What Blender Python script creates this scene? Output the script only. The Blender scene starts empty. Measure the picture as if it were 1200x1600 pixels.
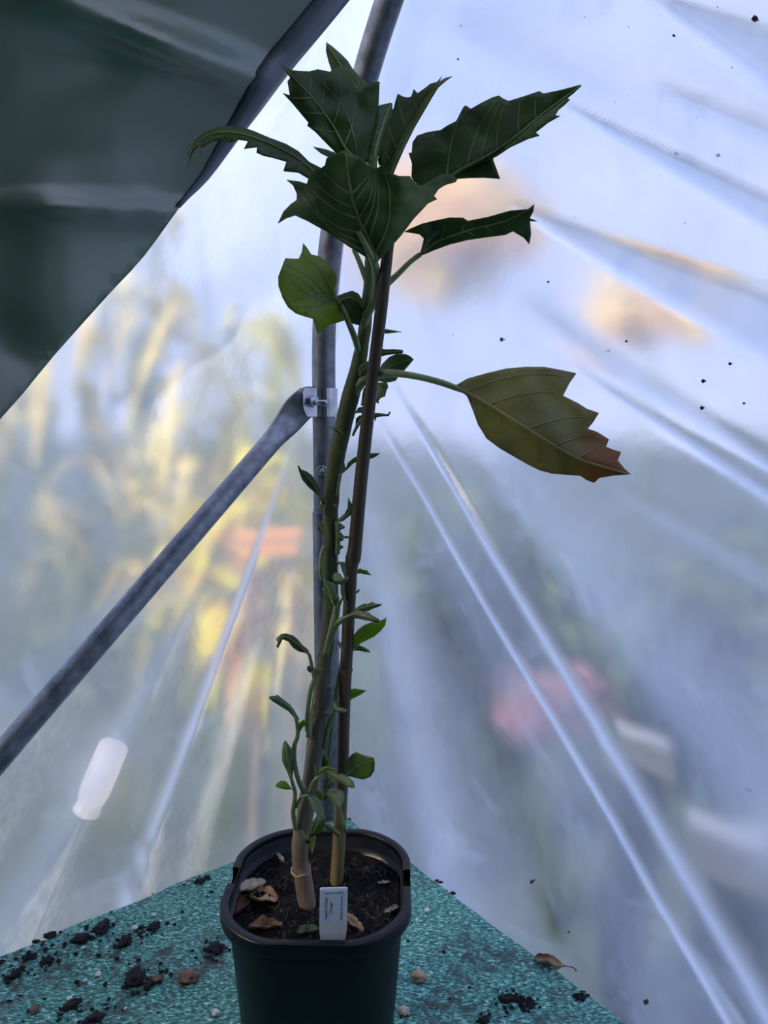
import bpy, bmesh, math, random
from mathutils import Vector, Matrix, noise
from mathutils.geometry import delaunay_2d_cdt

# ------------------------------------------------------------------ camera, sky, sun, exposure
SC = bpy.context.scene
COL = SC.collection
F = 1130.0                      # focal length in pixels of the 1200x1600 frame
CZ = 1.305                      # camera height
PITCH = math.atan(150.0 / F)    # looking slightly down: horizon at y = 650
cam_d = bpy.data.cameras.new('camera')
cam_d.sensor_fit = 'VERTICAL'
cam_d.sensor_height = 36.0
cam_d.lens = F / 1600.0 * 36.0
cam_d.clip_start = 0.02
cam = bpy.data.objects.new('camera', cam_d)
COL.objects.link(cam)
cam.location = (0, 0, CZ)
cam.rotation_euler = (math.pi / 2 - PITCH, 0, 0)
SC.camera = cam

SC.view_settings.view_transform = 'Standard'
SC.view_settings.look = 'None'
SC.view_settings.gamma = 1.0
SC.view_settings.use_curve_mapping = False
SC.view_settings.exposure = 0.0

world = bpy.data.worlds.new('sky')
SC.world = world
world.use_nodes = True
wn, wl = world.node_tree.nodes, world.node_tree.links
wn.clear()
w_out = wn.new('ShaderNodeOutputWorld')
w_bg = wn.new('ShaderNodeBackground')
w_tc = wn.new('ShaderNodeTexCoord')
w_sep = wn.new('ShaderNodeSeparateXYZ')
w_ramp = wn.new('ShaderNodeValToRGB')
w_ramp.color_ramp.elements[0].position = 0.0
w_ramp.color_ramp.elements[0].color = (0.66, 0.72, 0.93, 1)
w_ramp.color_ramp.elements[1].position = 0.7
w_ramp.color_ramp.elements[1].color = (0.28, 0.48, 1.0, 1)
w_noise = wn.new('ShaderNodeTexNoise')
w_noise.inputs['Scale'].default_value = 2.2
w_noise.inputs['Detail'].default_value = 4
w_cr = wn.new('ShaderNodeValToRGB')
w_cr.color_ramp.elements[0].position = 0.42
w_cr.color_ramp.elements[1].position = 0.68
w_mix = wn.new('ShaderNodeMixRGB')
w_mix.inputs['Color2'].default_value = (0.84, 0.85, 0.97, 1)
wl.new(w_tc.outputs['Generated'], w_sep.inputs[0])
wl.new(w_sep.outputs['Z'], w_ramp.inputs[0])
wl.new(w_tc.outputs['Generated'], w_noise.inputs['Vector'])
wl.new(w_noise.outputs['Fac'], w_cr.inputs[0])
wl.new(w_cr.outputs[0], w_mix.inputs['Fac'])
wl.new(w_ramp.outputs[0], w_mix.inputs['Color1'])
wl.new(w_mix.outputs[0], w_bg.inputs['Color'])
wl.new(w_bg.outputs[0], w_out.inputs['Surface'])
w_bg.inputs['Strength'].default_value = 1.6

sun_d = bpy.data.lights.new('sun', 'SUN')
sun_d.energy = 12.0
sun_d.color = (1.0, 0.82, 0.56)
sun_d.angle = math.radians(1.0)
sun = bpy.data.objects.new('sun', sun_d)
COL.objects.link(sun)
_sdir = Vector((-0.793, -0.609, 0.45)).normalized()     # where the sun stands
sun.rotation_euler = (-_sdir).to_track_quat('-Z', 'Y').to_euler()
sun.location = _sdir * 20

# ------------------------------------------------------------------ helpers
_fw = Vector((0, math.cos(PITCH), -math.sin(PITCH)))
_up = Vector((0, math.sin(PITCH), math.cos(PITCH)))
_rt = Vector((1, 0, 0))
CAM = Vector((0, 0, CZ))

def ray(px, py):
    return _fw + _rt * ((px - 600) / F) + _up * ((800 - py) / F)

def W(px, py, y):
    """point seen at pixel (px, py) that stands y metres in front of the camera"""
    r = ray(px, py)
    return CAM + r * (y / r.y)

def on_plane(px, py, p0, n):
    r = ray(px, py)
    return CAM + r * ((p0 - CAM).dot(n) / r.dot(n))

def on_z(px, py, z):
    return on_plane(px, py, Vector((0, 0, z)), Vector((0, 0, 1)))

def mesh_obj(name, verts, faces, mat=None, parent=None, smooth=True):
    me = bpy.data.meshes.new(name)
    me.from_pydata([tuple(v) for v in verts], [], faces)
    me.update()
    if smooth:
        me.polygons.foreach_set('use_smooth', [True] * len(me.polygons))
    o = bpy.data.objects.new(name, me)
    COL.objects.link(o)
    if mat:
        me.materials.append(mat)
    if parent:
        o.parent = parent
    return o

def empty(name, loc=(0, 0, 0)):
    o = bpy.data.objects.new(name, None)
    COL.objects.link(o)
    o.location = loc
    o.empty_display_size = 0.02
    return o

def adopt(parent, *obs):
    """parent world-space meshes without moving them"""
    for o in obs:
        o.parent = parent
        o.matrix_parent_inverse = Matrix.Translation(parent.location).inverted()
    return obs[0] if obs else None

def tag(o, label, cat, group=None, kind=None):
    o['label'] = label
    o['category'] = cat
    if group:
        o['group'] = group
    if kind:
        o['kind'] = kind
    return o

def struct(o, label, cat):
    o['kind'] = 'structure'
    o['label'] = label
    o['category'] = cat
    return o

def catmull(pts, n):
    """pts: list of tuples of any length; returns a smoothed list"""
    out = []
    m = len(pts)
    for i in range(m - 1):
        p0 = pts[max(i - 1, 0)]
        p1 = pts[i]
        p2 = pts[i + 1]
        p3 = pts[min(i + 2, m - 1)]
        for k in range(n):
            t = k / n
            out.append(tuple(0.5 * (2 * b + (c - a) * t + (2 * a - 5 * b + 4 * c - d) * t * t + (3 * b - a - 3 * c + d) * t ** 3)
                             for a, b, c, d in zip(p0, p1, p2, p3)))
    out.append(tuple(pts[-1]))
    return out

def tube_geo(pts, radii, sides=8, ref=None, cap=True):
    """pts Vectors; radii floats or (a, b) pairs"""
    V, Fc = [], []
    n = len(pts)
    t_prev = None
    nrm = None
    for i in range(n):
        t = (pts[min(i + 1, n - 1)] - pts[max(i - 1, 0)]).normalized()
        if nrm is None:
            r = Vector(ref) if ref is not None else (Vector((0, 0, 1)) if abs(t.z) < 0.8 else Vector((1, 0, 0)))
            nrm = (r - t * r.dot(t)).normalized()
        else:
            nrm = (nrm - t * nrm.dot(t)).normalized()
        bi = t.cross(nrm)
        ra = radii[i] if isinstance(radii, (list, tuple)) else radii
        a, b = ra if isinstance(ra, (list, tuple)) else (ra, ra)
        for k in range(sides):
            an = 2 * math.pi * k / sides
            V.append(pts[i] + nrm * (a * math.cos(an)) + bi * (b * math.sin(an)))
    for i in range(n - 1):
        for k in range(sides):
            k2 = (k + 1) % sides
            Fc.append((i * sides + k, i * sides + k2, (i + 1) * sides + k2, (i + 1) * sides + k))
    if cap:
        Fc.append(tuple(range(sides - 1, -1, -1)))
        Fc.append(tuple((n - 1) * sides + k for k in range(sides)))
    return V, Fc

def tube(name, pts, radii, mat, parent=None, sides=8, ref=None):
    V, Fc = tube_geo(pts, radii, sides, ref)
    return mesh_obj(name, V, Fc, mat, parent)

class MB:
    def __init__(self):
        self.V, self.F = [], []
    def add(self, V, Fc):
        b = len(self.V)
        self.V += list(V)
        self.F += [tuple(i + b for i in f) for f in Fc]
    def box(self, c, ax, ay, az):
        """centre and three half-axis vectors"""
        V = [c + ax * sx + ay * sy + az * sz for sx in (-1, 1) for sy in (-1, 1) for sz in (-1, 1)]
        self.add(V, [(0, 1, 3, 2), (4, 6, 7, 5), (0, 4, 5, 1), (2, 3, 7, 6), (0, 2, 6, 4), (1, 5, 7, 3)])
    def build(self, name, mat, parent=None, smooth=False):
        return mesh_obj(name, self.V, self.F, mat, parent, smooth)

def fbm(v, o=4):
    return noise.fractal(v, 1.0, 2.0, o)

# ------------------------------------------------------------------ materials
def new_mat(name):
    m = bpy.data.materials.new(name)
    m.use_nodes = True
    nt = m.node_tree
    nt.nodes.clear()
    out = nt.nodes.new('ShaderNodeOutputMaterial')
    return m, nt.nodes, nt.links, out

def simple_mat(name, col, rough=0.6, metal=0.0, noise_scale=0, var=0.3, bump=0.0, spec=0.5, col2=None, detail=5):
    m, N, L, out = new_mat(name)
    b = N.new('ShaderNodeBsdfPrincipled')
    b.inputs['Base Color'].default_value = (*col, 1)
    b.inputs['Roughness'].default_value = rough
    b.inputs['Metallic'].default_value = metal
    b.inputs['Specular IOR Level'].default_value = spec
    L.new(b.outputs[0], out.inputs['Surface'])
    if noise_scale:
        tc = N.new('ShaderNodeTexCoord')
        nz = N.new('ShaderNodeTexNoise')
        nz.inputs['Scale'].default_value = noise_scale
        nz.inputs['Detail'].default_value = detail
        L.new(tc.outputs['Object'], nz.inputs['Vector'])
        r = N.new('ShaderNodeValToRGB')
        r.color_ramp.elements[0].position = 0.3
        r.color_ramp.elements[1].position = 0.7
        c2 = col2 if col2 else tuple(min(1, c * (1 + var)) for c in col)
        c1 = col if col2 else tuple(c * (1 - var) for c in col)
        r.color_ramp.elements[0].color = (*c1, 1)
        r.color_ramp.elements[1].color = (*c2, 1)
        L.new(nz.outputs['Fac'], r.inputs[0])
        L.new(r.outputs[0], b.inputs['Base Color'])
        if bump:
            bp = N.new('ShaderNodeBump')
            bp.inputs['Strength'].default_value = bump
            bp.inputs['Distance'].default_value = 0.002
            L.new(nz.outputs['Fac'], bp.inputs['Height'])
            L.new(bp.outputs[0], b.inputs['Normal'])
    return m

def film_mat():
    """clear-ish polythene: part milky diffusing, part blurred see-through; extra fold milkiness is part doubled film, part painted streaks of sky light"""
    m, N, L, out = new_mat('polythene_film')
    tr = N.new('ShaderNodeBsdfTranslucent')
    tr.inputs['Color'].default_value = (0.72, 0.80, 1.0, 1)
    rf = N.new('ShaderNodeBsdfRefraction')
    rf.inputs['Color'].default_value = (0.72, 0.75, 0.84, 1)
    rf.inputs['Roughness'].default_value = 0.44
    rf.inputs['IOR'].default_value = 1.09
    gl = N.new('ShaderNodeBsdfGlossy')
    gl.inputs['Color'].default_value = (1, 1, 1, 1)
    gl.inputs['Roughness'].default_value = 0.22
    at = N.new('ShaderNodeAttribute')
    at.attribute_name = 'fold'  # milkiness per vertex, also paints bright fold streaks and the shade beside them
    tc = N.new('ShaderNodeTexCoord')
    nz = N.new('ShaderNodeTexNoise')
    nz.inputs['Scale'].default_value = 9
    nz.inputs['Detail'].default_value = 6
    nz.inputs['Roughness'].default_value = 0.65
    L.new(tc.outputs['Object'], nz.inputs['Vector'])
    mr = N.new('ShaderNodeMapRange')
    mr.inputs['From Min'].default_value = 0.3
    mr.inputs['From Max'].default_value = 0.7
    mr.inputs['To Min'].default_value = 0.22
    mr.inputs['To Max'].default_value = 0.36
    L.new(nz.outputs['Fac'], mr.inputs['Value'])
    ad = N.new('ShaderNodeMath')
    ad.operation = 'MULTIPLY_ADD'
    ad.inputs[1].default_value = 0.62
    L.new(at.outputs['Fac'], ad.inputs[0])
    fine = N.new('ShaderNodeTexNoise')
    fine.inputs['Scale'].default_value = 70
    fine.inputs['Detail'].default_value = 8
    fine.inputs['Roughness'].default_value = 0.75
    mpf = N.new('ShaderNodeMapping')
    mpf.inputs['Rotation'].default_value = (0.3, 0.5, 0.2)
    mpf.inputs['Scale'].default_value = (1, 1, 0.45)
    L.new(tc.outputs['Object'], mpf.inputs['Vector'])
    L.new(mpf.outputs[0], fine.inputs['Vector'])
    wisp = N.new('ShaderNodeTexNoise')
    wisp.inputs['Scale'].default_value = 6
    wisp.inputs['Detail'].default_value = 5
    wisp.inputs['Distortion'].default_value = 2.5
    L.new(tc.outputs['Object'], wisp.inputs['Vector'])
    wr = N.new('ShaderNodeMapRange')
    wr.inputs['From Min'].default_value = 0.56
    wr.inputs['From Max'].default_value = 0.72
    wr.inputs['To Max'].default_value = 0.16
    L.new(wisp.outputs['Fac'], wr.inputs['Value'])
    fm = N.new('ShaderNodeMath')
    fm.operation = 'MULTIPLY_ADD'
    fm.inputs[1].default_value = 0.22
    L.new(fine.outputs['Fac'], fm.inputs[0])
    L.new(mr.outputs[0], fm.inputs[2])
    f2 = N.new('ShaderNodeMath')
    f2.operation = 'ADD'
    L.new(fm.outputs[0], f2.inputs[0])
    L.new(wr.outputs[0], f2.inputs[1])
    L.new(f2.outputs[0], ad.inputs[2])
    cl = N.new('ShaderNodeClamp')
    L.new(ad.outputs[0], cl.inputs[0])
    mx = N.new('ShaderNodeMixShader')
    L.new(cl.outputs[0], mx.inputs[0])
    L.new(rf.outputs[0], mx.inputs[1])
    L.new(tr.outputs[0], mx.inputs[2])
    mx2 = N.new('ShaderNodeMixShader')
    mx2.inputs[0].default_value = 0.05
    L.new(mx.outputs[0], mx2.inputs[1])
    L.new(gl.outputs[0], mx2.inputs[2])
    L.new(mx2.outputs[0], out.inputs['Surface'])
    bp = N.new('ShaderNodeBump')
    bp.inputs['Strength'].default_value = 0.25
    bp.inputs['Distance'].default_value = 0.01
    nz2 = N.new('ShaderNodeTexNoise')
    nz2.inputs['Scale'].default_value = 16
    nz2.inputs['Detail'].default_value = 4
    L.new(tc.outputs['Object'], nz2.inputs['Vector'])
    L.new(nz2.outputs['Fac'], bp.inputs['Height'])
    for s in (tr, rf, gl):
        L.new(bp.outputs[0], s.inputs['Normal'])
    return m

def leaf_mat(name, col, tcol, trans=0.45, rough=0.5, tip=None, tip_at=0.6, gloss=0.035):
    m, N, L, out = new_mat(name)
    tc = N.new('ShaderNodeTexCoord')
    nz = N.new('ShaderNodeTexNoise')
    nz.inputs['Scale'].default_value = 90
    nz.inputs['Detail'].default_value = 5
    L.new(tc.outputs['Object'], nz.inputs['Vector'])
    nz1 = N.new('ShaderNodeTexNoise')
    nz1.inputs['Scale'].default_value = 26
    nz1.inputs['Detail'].default_value = 3
    L.new(tc.outputs['Object'], nz1.inputs['Vector'])
    r = N.new('ShaderNodeValToRGB')
    r.color_ramp.elements[0].position = 0.3
    r.color_ramp.elements[1].position = 0.7
    r.color_ramp.elements[0].color = (*[c * 0.72 for c in col], 1)
    r.color_ramp.elements[1].color = (*[min(1, c * 1.3) for c in col], 1)
    L.new(nz1.outputs['Fac'], r.inputs[0])
    r2 = N.new('ShaderNodeValToRGB')
    r2.color_ramp.elements[0].position = 0.3
    r2.color_ramp.elements[1].position = 0.7
    r2.color_ramp.elements[0].color = (*[c * 0.75 for c in tcol], 1)
    r2.color_ramp.elements[1].color = (*[min(1, c * 1.25) for c in tcol], 1)
    L.new(nz1.outputs['Fac'], r2.inputs[0])
    c_d, c_t = r.outputs[0], r2.outputs[0]
    if tip:
        at = N.new('ShaderNodeAttribute')
        at.attribute_name = 'along'
        sm = N.new('ShaderNodeMath')
        sm.operation = 'ADD'
        L.new(at.outputs['Fac'], sm.inputs[0])
        sc_ = N.new('ShaderNodeMath')
        sc_.operation = 'MULTIPLY_ADD'
        sc_.inputs[1].default_value = 0.5
        sc_.inputs[2].default_value = -0.25
        L.new(nz1.outputs['Fac'], sc_.inputs[0])
        L.new(sc_.outputs[0], sm.inputs[1])
        rr = N.new('ShaderNodeMapRange')
        rr.inputs['From Min'].default_value = tip_at
        rr.inputs['From Max'].default_value = tip_at + 0.22
        L.new(sm.outputs[0], rr.inputs['Value'])
        for nm in ('d', 't'):
            mx = N.new('ShaderNodeMixRGB')
            L.new(rr.outputs[0], mx.inputs['Fac'])
            L.new(c_d if nm == 'd' else c_t, mx.inputs['Color1'])
            mx.inputs['Color2'].default_value = (*[c * (1.0 if nm == 'd' else 1.2) for c in tip], 1)
            if nm == 'd':
                c_d = mx.outputs[0]
            else:
                c_t = mx.outputs[0]
    df = N.new('ShaderNodeBsdfDiffuse')
    L.new(c_d, df.inputs['Color'])
    tl = N.new('ShaderNodeBsdfTranslucent')
    L.new(c_t, tl.inputs['Color'])
    gl = N.new('ShaderNodeBsdfGlossy')
    gl.inputs['Roughness'].default_value = rough
    mx = N.new('ShaderNodeMixShader')
    mx.inputs[0].default_value = trans
    L.new(df.outputs[0], mx.inputs[1])
    L.new(tl.outputs[0], mx.inputs[2])
    mx2 = N.new('ShaderNodeMixShader')
    mx2.inputs[0].default_value = gloss
    L.new(mx.outputs[0], mx2.inputs[1])
    L.new(gl.outputs[0], mx2.inputs[2])
    L.new(mx2.outputs[0], out.inputs['Surface'])
    bp = N.new('ShaderNodeBump')
    bp.inputs['Strength'].default_value = 0.5
    bp.inputs['Distance'].default_value = 0.002
    L.new(nz.outputs['Fac'], bp.inputs['Height'])
    for s in (df, tl, gl):
        L.new(bp.outputs[0], s.inputs['Normal'])
    return m

def galv_mat(name='galvanised_steel', k=1.0):
    m, N, L, out = new_mat(name)
    b = N.new('ShaderNodeBsdfPrincipled')
    b.inputs['Metallic'].default_value = 0.75
    b.inputs['Roughness'].default_value = 0.42
    tc = N.new('ShaderNodeTexCoord')
    nz = N.new('ShaderNodeTexNoise')
    nz.inputs['Scale'].default_value = 45
    nz.inputs['Detail'].default_value = 6
    nz.inputs['Roughness'].default_value = 0.7
    L.new(tc.outputs['Object'], nz.inputs['Vector'])
    r = N.new('ShaderNodeValToRGB')
    r.color_ramp.elements[0].position = 0.35
    r.color_ramp.elements[0].color = (0.10, 0.108, 0.13, 1)
    r.color_ramp.elements[1].position = 0.72
    r.color_ramp.elements[1].color = (0.26, 0.275, 0.31, 1)
    L.new(nz.outputs['Fac'], r.inputs[0])
    L.new(r.outputs[0], b.inputs['Base Color'])
    r2 = N.new('ShaderNodeMapRange')
    r2.inputs['To Min'].default_value = 0.32
    r2.inputs['To Max'].default_value = 0.55
    L.new(nz.outputs['Fac'], r2.inputs['Value'])
    L.new(r2.outputs[0], b.inputs['Roughness'])
    for e_ in r.color_ramp.elements:
        e_.color = (*[c_ * k for c_ in e_.color[:3]], 1)
    bp = N.new('ShaderNodeBump')
    bp.inputs['Strength'].default_value = 0.12
    bp.inputs['Distance'].default_value = 0.001
    L.new(nz.outputs['Fac'], bp.inputs['Height'])
    L.new(bp.outputs[0], b.inputs['Normal'])
    L.new(b.outputs[0], out.inputs['Surface'])
    return m

def cloth_mat():
    """green woven shade netting: pale knitted loops over darker gaps, soil stains"""
    m, N, L, out = new_mat('shade_netting')
    b = N.new('ShaderNodeBsdfPrincipled')
    b.inputs['Roughness'].default_value = 0.55
    tc = N.new('ShaderNodeTexCoord')
    mp = N.new('ShaderNodeMapping')
    mp.inputs['Rotation'].default_value = (0, 0, 0.5)
    mp.inputs['Scale'].default_value = (1.0, 2.2, 1.0)
    L.new(tc.outputs['Object'], mp.inputs['Vector'])
    nz = N.new('ShaderNodeTexNoise')
    nz.inputs['Scale'].default_value = 170
    nz.inputs['Detail'].default_value = 3
    nz.inputs['Roughness'].default_value = 0.6
    L.new(mp.outputs[0], nz.inputs['Vector'])
    vo = N.new('ShaderNodeTexVoronoi')
    vo.feature = 'F1'
    vo.inputs['Scale'].default_value = 260
    L.new(mp.outputs[0], vo.inputs['Vector'])
    big = N.new('ShaderNodeTexNoise')
    big.inputs['Scale'].default_value = 11
    big.inputs['Detail'].default_value = 5
    L.new(tc.outputs['Object'], big.inputs['Vector'])
    ad = N.new('ShaderNodeMath')
    ad.operation = 'MULTIPLY_ADD'
    ad.inputs[1].default_value = -0.35
    L.new(vo.outputs['Distance'], ad.inputs[0])
    L.new(nz.outputs['Fac'], ad.inputs[2])
    r = N.new('ShaderNodeValToRGB')
    e = r.color_ramp.elements
    e[0].position = 0.20
    e[0].color = (0.02, 0.11, 0.085, 1)
    e[1].position = 0.57
    e[1].color = (0.80, 0.95, 0.86, 1)
    e2 = e.new(0.34)
    e2.color = (0.08, 0.32, 0.25, 1)
    e3 = e.new(0.47)
    e3.color = (0.26, 0.62, 0.50, 1)
    L.new(ad.outputs[0], r.inputs[0])
    st = N.new('ShaderNodeValToRGB')
    st.color_ramp.elements[0].position = 0.46
    st.color_ramp.elements[0].color = (0, 0, 0, 1)
    st.color_ramp.elements[1].position = 0.60
    st.color_ramp.elements[1].color = (0.95, 0.95, 0.95, 1)
    L.new(big.outputs['Fac'], st.inputs[0])
    mx = N.new('ShaderNodeMixRGB')
    mx.inputs['Color2'].default_value = (0.035, 0.045, 0.04, 1)
    ml = N.new('ShaderNodeMath')
    ml.operation = 'MULTIPLY'
    L.new(st.outputs[0], ml.inputs[0])
    fine = N.new('ShaderNodeTexNoise')
    fine.inputs['Scale'].default_value = 70
    fine.inputs['Detail'].default_value = 4
    L.new(tc.outputs['Object'], fine.inputs['Vector'])
    fr = N.new('ShaderNodeMapRange')
    fr.inputs['From Min'].default_value = 0.45
    fr.inputs['From Max'].default_value = 0.6
    L.new(fine.outputs['Fac'], fr.inputs['Value'])
    L.new(fr.outputs[0], ml.inputs[1])
    L.new(ml.outputs[0], mx.inputs['Fac'])
    L.new(r.outputs[0], mx.inputs['Color1'])
    L.new(mx.outputs[0], b.inputs['Base Color'])
    bp = N.new('ShaderNodeBump')
    bp.inputs['Strength'].default_value = 0.8
    bp.inputs['Distance'].default_value = 0.003
    L.new(ad.outputs[0], bp.inputs['Height'])
    L.new(bp.outputs[0], b.inputs['Normal'])
    L.new(b.outputs[0], out.inputs['Surface'])
    return m

def z_ramp_mat(name, stops, rough=0.6, nscale=60, bump=0.4, stretch=1.0, spec=0.35):
    """colour changes along the height of the thing itself (old bark below, green above)"""
    m, N, L, out = new_mat(name)
    b = N.new('ShaderNodeBsdfPrincipled')
    b.inputs['Roughness'].default_value = rough
    b.inputs['Specular IOR Level'].default_value = spec
    ge = N.new('ShaderNodeTexCoord')
    sp = N.new('ShaderNodeSeparateXYZ')
    L.new(ge.outputs['Generated'], sp.inputs[0])
    mp = N.new('ShaderNodeMapping')
    mp.inputs['Scale'].default_value = (1, 1, stretch)
    L.new(ge.outputs['Object'], mp.inputs['Vector'])
    nz = N.new('ShaderNodeTexNoise')
    nz.inputs['Scale'].default_value = nscale
    nz.inputs['Detail'].default_value = 5
    L.new(mp.outputs[0], nz.inputs['Vector'])
    r = N.new('ShaderNodeValToRGB')
    e = r.color_ramp.elements
    e[0].position, e[0].color = stops[0][0], (*stops[0][1], 1)
    e[1].position, e[1].color = stops[-1][0], (*stops[-1][1], 1)
    for p, c in stops[1:-1]:
        k = e.new(p)
        k.color = (*c, 1)
    L.new(sp.outputs['Z'], r.inputs[0])
    mx = N.new('ShaderNodeMixRGB')
    mx.blend_type = 'MULTIPLY'
    mx.inputs['Fac'].default_value = 0.8
    r2 = N.new('ShaderNodeValToRGB')
    r2.color_ramp.elements[0].position = 0.3
    r2.color_ramp.elements[0].color = (0.45, 0.45, 0.45, 1)
    r2.color_ramp.elements[1].position = 0.7
    r2.color_ramp.elements[1].color = (1.25, 1.25, 1.25, 1)
    L.new(nz.outputs['Fac'], r2.inputs[0])
    L.new(r.outputs[0], mx.inputs['Color1'])
    L.new(r2.outputs[0], mx.inputs['Color2'])
    L.new(mx.outputs[0], b.inputs['Base Color'])
    bp = N.new('ShaderNodeBump')
    bp.inputs['Strength'].default_value = bump
    bp.inputs['Distance'].default_value = 0.001
    L.new(nz.outputs['Fac'], bp.inputs['Height'])
    L.new(bp.outputs[0], b.inputs['Normal'])
    L.new(b.outputs[0], out.inputs['Surface'])
    return m

M = {}
M['film'] = film_mat()
M['galv'] = galv_mat()
M['galv_pale'] = galv_mat('pale_galvanised_steel', 1.6)  # same steel in a paler tone, used on the brace
M['zinc'] = simple_mat('bright_zinc', (0.42, 0.44, 0.48), 0.20, 0.95, 60, 0.25, 0.1)
M['sheet'] = simple_mat('dark_green_plastic', (0.062, 0.112, 0.066), 0.30, 0, 5, 0.35, 0.0, 1.0)
_b = M['sheet'].node_tree.nodes['Principled BSDF']
_b.inputs['Coat Weight'].default_value = 1.0
_b.inputs['Coat Roughness'].default_value = 0.24
M['hem'] = simple_mat('grey_plastic_hem', (0.13, 0.15, 0.19), 0.28, 0, 14, 0.3)
M['cloth'] = cloth_mat()
M['wood'] = simple_mat('bench_wood', (0.22, 0.15, 0.09), 0.7, 0, 14, 0.3, 0.3)
M['ground'] = simple_mat('garden_soil', (0.10, 0.09, 0.06), 0.9, 0, 8, 0.4, 0.5)
M['lawn'] = simple_mat('lawn', (0.05, 0.075, 0.045), 0.9, 0, 3, 0.4)
M['pot'] = simple_mat('black_plastic', (0.0025, 0.0027, 0.0035), 0.42, 0, 40, 0.2, 0.05, 0.33)
M['soil'] = simple_mat('potting_soil', (0.007, 0.006, 0.0055), 0.95, 0, 160, 0.8, 1.0, 0.2)
M['crumb'] = simple_mat('soil_crumb', (0.009, 0.0075, 0.007), 0.95, 0, 150, 0.5, 0.5)
M['fibre'] = simple_mat('bark_fibre', (0.035, 0.028, 0.024), 0.8, 0, 100, 0.6, 0.4)
M['dry_tan'] = simple_mat('dry_leaf_tan', (0.42, 0.28, 0.16), 0.7, 0, 90, 0.4, 0.5)
M['dry_pale'] = simple_mat('dry_leaf_pale', (0.50, 0.42, 0.30), 0.7, 0, 90, 0.3, 0.5)
M['dry_brown'] = simple_mat('dry_leaf_brown', (0.20, 0.10, 0.055), 0.7, 0, 90, 0.5, 0.5)
M['dry_red'] = simple_mat('dry_leaf_red', (0.14, 0.045, 0.03), 0.7, 0, 90, 0.5, 0.5)
M['perlite'] = simple_mat('perlite', (0.75, 0.73, 0.62), 0.8, 0, 200, 0.15, 0.3)
M['label'] = simple_mat('white_plastic', (0.78, 0.80, 0.84), 0.35, 0, 60, 0.06)
M['ink'] = simple_mat('black_ink', (0.02, 0.02, 0.03), 0.6)
M['cane'] = z_ramp_mat('bamboo', [(0.0, (0.30, 0.24, 0.10)), (0.09, (0.22, 0.16, 0.07)), (0.22, (0.085, 0.062, 0.040)), (1.0, (0.060, 0.046, 0.032))], 0.5, 55, 0.3, 0.15)
M['bark'] = z_ramp_mat('plant_stem', [(0.0, (0.30, 0.21, 0.13)), (0.07, (0.24, 0.18, 0.13)), (0.13, (0.17, 0.15, 0.11)), (0.28, (0.075, 0.07, 0.05)), (0.5, (0.055, 0.065, 0.025)), (0.8, (0.085, 0.11, 0.03)), (1.0, (0.15, 0.22, 0.06))], 0.6, 70, 0.5, 0.4)
M['shoot'] = simple_mat('green_shoot', (0.11, 0.16, 0.06), 0.5, 0, 60, 0.3)
M['petiole'] = simple_mat('petiole', (0.20, 0.26, 0.11), 0.5, 0, 60, 0.25)
M['vein'] = leaf_mat('leaf_vein', (0.34, 0.43, 0.20), (0.42, 0.52, 0.14), 0.55)
M['vein_old'] = leaf_mat('old_leaf_vein', (0.42, 0.40, 0.20), (0.55, 0.48, 0.16), 0.55)
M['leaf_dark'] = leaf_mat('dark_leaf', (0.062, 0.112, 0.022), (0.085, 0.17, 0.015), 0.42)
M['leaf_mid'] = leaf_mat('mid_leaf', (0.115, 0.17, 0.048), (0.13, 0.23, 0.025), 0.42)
M['leaf_lime'] = leaf_mat('lime_leaf', (0.18, 0.24, 0.05), (0.40, 0.50, 0.03), 0.55)
M['leaf_old'] = leaf_mat('ageing_leaf', (0.22, 0.21, 0.09), (0.45, 0.41, 0.12), 0.55, tip=(0.34, 0.16, 0.05), tip_at=0.62)
M['leaf_small'] = leaf_mat('small_leaf', (0.15, 0.22, 0.09), (0.24, 0.38, 0.05), 0.45)
M['leaf_blue'] = leaf_mat('greyish_leaf', (0.17, 0.26, 0.16), (0.13, 0.24, 0.07), 0.4)
M['leaf_bright'] = leaf_mat('bright_leaf', (0.17, 0.24, 0.04), (0.38, 0.56, 0.02), 0.6)
M['leaf_wilt'] = leaf_mat('wilting_leaf', (0.15, 0.18, 0.09), (0.16, 0.20, 0.05), 0.4, tip=(0.05, 0.03, 0.02), tip_at=0.72)

# ------------------------------------------------------------------ layout of the corner
ZB = 0.75                                   # bench top
ZR = ZB + 0.17                              # pot rim
ZS = ZR - 0.020                             # soil
PC = on_z(538, 1268, ZB)                    # far corner of the bench
PL = on_z(0, 1480, ZB)
PR = on_z(1010, 1600, ZB)
EL = (PL - PC).normalized()
ER = (PR - PC).normalized()
_b = (EL + ER).normalized()
_c = Vector((-_b.y, _b.x, 0))               # square the two directions up about their bisector
if _c.dot(EL) < 0:
    _c = -_c
EL = (_b + _c).normalized()
ER = (_b - _c).normalized()
KY = PC.y + 0.045
K = W(513, 1250, KY)
K.z = 0                                     # foot of the hoop

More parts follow.
